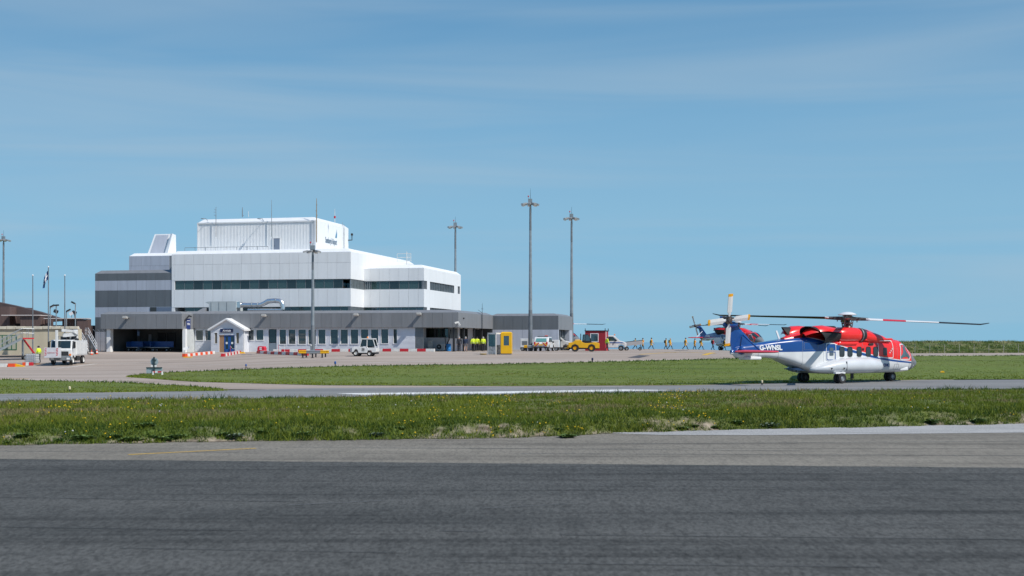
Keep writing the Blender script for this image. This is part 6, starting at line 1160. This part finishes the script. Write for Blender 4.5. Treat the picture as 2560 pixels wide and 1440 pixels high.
stb_ = MB().loft([[(x0 + (x1 - x0) * (.5 - .5 * math.cos(2 * math.pi * k / 14)), -y, 2.0 + th * math.sin(2 * math.pi * k / 14)) for k in range(14)] for y, x0, x1, th in ((.15, -7.3, -6.0, .10), (1.6, -7.15, -6.1, .09), (2.75, -7.0, -6.15, .07), (2.85, -6.9, -6.3, .02))]).build('stabiliser', PINK, heli, True, sharp=60)
MB().tube([(-6.65, -.15, 3.0), (-6.5, -1.5, 2.06)], .05, 8).build('stabiliser_strut', HBLUE, stb_)
MB().bx(-6.6, -5.3, -.33, .33, 1.50, 1.70).build('tail_skid_fairing', HWHITE, heli, bevel=.06)
# nose gear, antennas, small fittings
MB().tube([(6.2, 0, .7), (6.2, 0, .3)], .06, 8).tube([(6.2, -.25, .31), (6.2, .25, .31)], .05, 8).build('nose_leg', DARK, heli, True)
for dy in (-.19, .19): wheel(heli, 6.2, dy, .31, .31, .19, DARK if dy > 0 else GALV, .5)
MB().bx(2.6, 2.85, -.03, .03, .25, .6).bx(2.4, 2.9, -.02, .02, .22, .26).build('belly_aerial', DARK, heli); MB().tube([(-2.6, -.2, 1.05), (-2.7, -.2, .75), (-2.35, -.2, .72), (-2.25, -.2, .95)], .025, 5).build('tow_loop', DARK, heli); MB().obx((-3.6, .1, 3.02), (.12, .05, .55), (0, R(-25), 0)).build('blade_aerial', HWHITE, heli)
MB().ext([(-2.9, .92), (-2.3, .98), (-1.6, .78), (-2.4, .8)], -.4, .4).build('ramp_fairing', mat('ramp_blue', (.12, .22, .40), .4), heli, bevel=.04)
MB().bx(6.25, 7.0, -sidey(6.6, .82) - .05, -sidey(6.6, .82) + .1, .72, .94).build('nose_locker', HWHITE, body, bevel=.05); MB().bx(3.1, 3.5, -1.10, -1.06, 2.38, 2.5).build('side_vent', SOOT, body); MB().bx(2.52, 2.66, -1.10, -1.06, 2.04, 2.18).build('side_vent', SOOT, body)
for k in range(3): MB().bx(5.0 + .1 * k, 5.06 + .1 * k, -1.085, -1.06, 1.85 + .12 * k, 1.93 + .12 * k).build('stencil', TRIM, body)
for s in (-1, 1):
    tx = text('registration', 'G-WNSL', .42, HWHITE, body, (-4.75, s * .64, 2.22), (R(90), 0, 0 if s < 0 else R(180)), bold=.018); tx.rotation_euler = (R(90 - 6 * (1 if s < 0 else 1)), 0, R(-9.5) if s < 0 else R(189.5)); tx.location.y = s * .53
    text('operator_mark', 'CHC', .26, mat('mark_blue', (.03, .06, .2), .5), body, (4.72, s * 1.075, 1.08), (R(90), 0, 0 if s < 0 else R(180)), bold=.012)
# copies stand on the far apron
h2 = copy_tree(heli); h3 = copy_tree(heli)
main_rotor(heli, R(-45 + 0.5), (0, 0)); main_rotor(h2, R(20), (0, 0), 1.0); main_rotor(h3, R(41), (0, 0), .6)
for o in heli.children:
    if o.name.startswith('rotor_blade'):
        pass
hp = Vector(((2053 - 1280) * 81 / F, 81, 0)); heli.location = (hp.x, hp.y, hgt(hp.x, hp.y) + .024); heli.rotation_euler = (0, 0, R(31.4))
for o, x, Y, rot in ((h2, 1822, 200, -62), (h3, 1352, 205, -44)):
    p = at(x, Y, .012); o.location = p; o.rotation_euler = (0, 0, R(rot))
h2['label'] = 'dark blue and red helicopter parked beyond the walking passengers'; h3['label'] = 'helicopter half hidden behind the terminal end block, rotor blade showing'
# rotor plane leans a little to the right as seen from behind
for o in heli.children:
    if o.name.startswith('rotor_blade'): o.rotation_euler = (Matrix.Rotation(R(2.3), 4, Vector((math.cos(R(45)), math.sin(R(45)), 0))) @ o.rotation_euler.to_matrix().to_4x4()).to_euler()

# ------------------------------------------------------------------ people
def skin_body(pose):
    sw, arm = pose; V, E, Rr = [], [], []
    def add(p, r, parent=None):
        V.append(p); Rr.append(r)
        if parent is not None: E.append((parent, len(V) - 1))
        return len(V) - 1
    pel = add((0, 0, .95), .145); ch0 = add((.0, 0, 1.12), .15, pel); ch = add((.02, 0, 1.33), .17, ch0); nk = add((.03, 0, 1.50), .062, ch); hd = add((.05, 0, 1.60), .095, nk); tp = add((.05, 0, 1.70), .085, hd); add((.135, 0, 1.61), .028, hd)
    hands = []
    for s in (1, -1):
        st = sw * s; hip = add((0, s * .1, .90), .105, pel); kn = add((st * .55 + .05 * (abs(sw) > .05), s * .1, .50), .07, hip); an = add((st * 1.15 - (.10 if st < 0 else 0), s * .1, .10 + (.05 if st < -.1 else 0)), .048, kn); add((st * 1.15 + .16 - (.10 if st < 0 else 0), s * .1, .05 + (.0 if st >= -.1 else .0)), .042, an)
        sh = add((.02, s * .2, 1.42), .078, ch); el = add((-st * .5 * arm - .02, s * .27, 1.14), .052, sh); wr = add((-st * .8 * arm + .10, s * .26, .90), .036, el); hn = add((-st * .85 * arm + .13, s * .25, .82), .040, wr); hands.append((Vector(V[hn]), Vector(V[hn]) - Vector(V[wr]), s))
    me = bpy.data.meshes.new('p'); me.from_pydata(V, E, []); o = bpy.data.objects.new('p', me); COL.objects.link(o); o.modifiers.new('s', 'SKIN'); sv = me.skin_vertices[0].data
    for i, r in enumerate(Rr): sv[i].radius = (r, r)
    sv[0].use_root = True; u = o.modifiers.new('u', 'SUBSURF'); u.levels = 2; bpy.context.view_layer.update()
    m2 = bpy.data.meshes.new_from_object(o.evaluated_get(bpy.context.evaluated_depsgraph_get())); bpy.data.objects.remove(o)
    bm = bmesh.new(); bm.from_mesh(m2); mb = MB()
    for h, d, s in hands:
        d = d.normalized(); side = Vector((1, 0, 0))
        for k, L_ in enumerate((.075, .085, .08, .06)): b0 = h + side * (.022 * (k - 1.5)) + d * .01; mb.tube([b0, b0 + d * L_ * .6, b0 + d * L_ * .95 - Vector((0, s * .02, 0))], [.010, .009, .006], 5)
        mb.tube([h + side * .03, h + side * .055 + d * .03, h + side * .055 + d * .06], [.011, .010, .007], 5)
    off = [bm.verts.new(v) for v in mb.v]
    for f in mb.f: bm.faces.new([off[i] for i in f])
    bm.to_mesh(m2); bm.free(); return m2, [h for h, _, _ in hands]
POSES = {k: skin_body(v) for k, v in {'stride': (.30, 1.0), 'walk': (.18, .8), 'stride_b': (-.27, 1.0), 'stand': (.02, .2), 'step': (-.12, .6)}.items()}
PM = {}
def person(pose, scheme, p, rot, label, hair=HAIRD, extra=None, group=None, sc_=1.0, hood=None):
    base, hands = POSES[pose]; key = (pose, scheme)
    S = {'hivis': (CLDARK, HIVIS, CLDARK), 'dark': (CLDARK, CLDARK, CLDARK), 'shorts': (CLGREY, CLBLUE, SKIN), 'suit': (ORANGE, ORANGE, CLDARK), 'redsuit': (CLDARK, CLRED, CLDARK)}[scheme]
    if key not in PM:
        m = base.copy(); m.name = 'body'; m.materials.clear()
        for x in (*S, SKIN, BLACK, ORG, GALV): m.materials.append(x)
        for f in m.polygons:
            c = f.center; i = 1
            if c.z < .09: i = 4
            elif min((c - h).length for h in hands) < .10: i = 3
            elif c.z < .62: i = 2
            elif c.z < .96 and abs(c.y) < .235: i = 0
            elif c.z > 1.50: i = 3
            if scheme == 'hivis' and 1.0 < c.z < 1.06 and abs(c.y) < .2: i = 6
            if scheme == 'suit' and i == 1 and c.x < -.02 and abs(c.y) < .2: i = 2
            f.material_index = i; f.use_smooth = True
        PM[key] = m
    t = thing('person', label, 'person', p, rot, group); t.scale = [sc_] * 3; obj('body', PM[key], t)
    hc = MB(); n = 12
    for k in range(4): pass
    hc.lathe([(.112, 0), (.116, .05), (.095, .105), (.05, .135), (.01, .142)], (.035, 0, 1.615), n=14)
    hc.build('hood' if hood else 'hair', hood or hair, t, True)
    if extra == 'pack': MB().loft([[(-.12 - d_, y * w_, z) for y, z in ((-.15, 1.02), (.15, 1.02), (.17, 1.25), (.13, 1.45), (-.13, 1.45), (-.17, 1.25))] for d_, w_ in ((0, 1), (.1, .95), (.15, .7))]).build('back_pack', BLACK, t, True)
    if extra == 'vest': MB().bx(.1, .2, -.16, -.04, 1.12, 1.42).bx(.1, .2, .04, .16, 1.12, 1.42).build('life_vest', ORG, t, bevel=.03)
    return t
person('stand', 'hivis', at(97, 130.5), R(150), 'person in hi-vis yellow jacket standing beside the de-icing truck', HAIRD)
person('walk', 'dark', at(1148, 148.5), R(95), 'person in black jacket and trousers walking towards the canopy', HAIRG); person('step', 'shorts', at(1164, 149.5), R(85), 'person in navy jacket and grey shorts walking towards the canopy', HAIRG)
person('walk', 'hivis', at(1183, 150), R(92), 'person in hi-vis jacket walking ahead of the one in grey shorts', HAIRD); person('step', 'hivis', at(1192.5, 153), R(85), 'person in hi-vis jacket half hidden behind another under the canopy', HAIRD); person('stand', 'hivis', at(1208, 151.5), R(95), 'grey-haired person in hi-vis vest beside the sentry booth', HAIRG)
person('walk', 'hivis', at(1517.5, 158), R(20), 'person in hi-vis vest standing at the corner of the red cabin', HAIRD, sc_=1.02)
q = ['walking alone behind the belt loader, closest to it', 'second behind the belt loader, upright with feet close', 'third behind the belt loader with a wide stride', 'left one of the close pair, with pack', 'white-capped right one of the close pair', 'striding alone between the close pair and the far helicopter', 'upright, just below the far helicopter stabiliser tip', 'with pack, below the far helicopter tail rotor', '', 'with pack, beside the far helicopter belly', 'partly hidden behind the near helicopter tail']
WK = [(1588, 'stride_b'), (1606.5, 'step'), (1628, 'stride'), (1664.5, 'step'), (1675.5, 'stride_b'), (1713.5, 'stride'), (1736.5, 'step'), (1753, 'stride_b'), (1782, 'walk'), (1811, 'walk'), (1836, 'step')]
for k, ((x, ps), d) in enumerate(zip(WK, q)):
    p = at(x, 191 + (k * 37 % 5) * .9)
    if k == 8: person(ps, 'redsuit', p, R(10), 'person in red jacket and green hood among the walking passengers', HAIRD, 'pack', sc_=.98, hood=GREENB); continue
    person(ps, 'suit', p, R(-8 + (k * 13) % 20), 'person in yellow survival suit ' + d, HAIRG if k == 4 else HAIRD, 'pack' if k in (0, 3, 4, 7, 9) else 'vest', 'passengers walking in yellow suits', .96 + .03 * (k % 3))
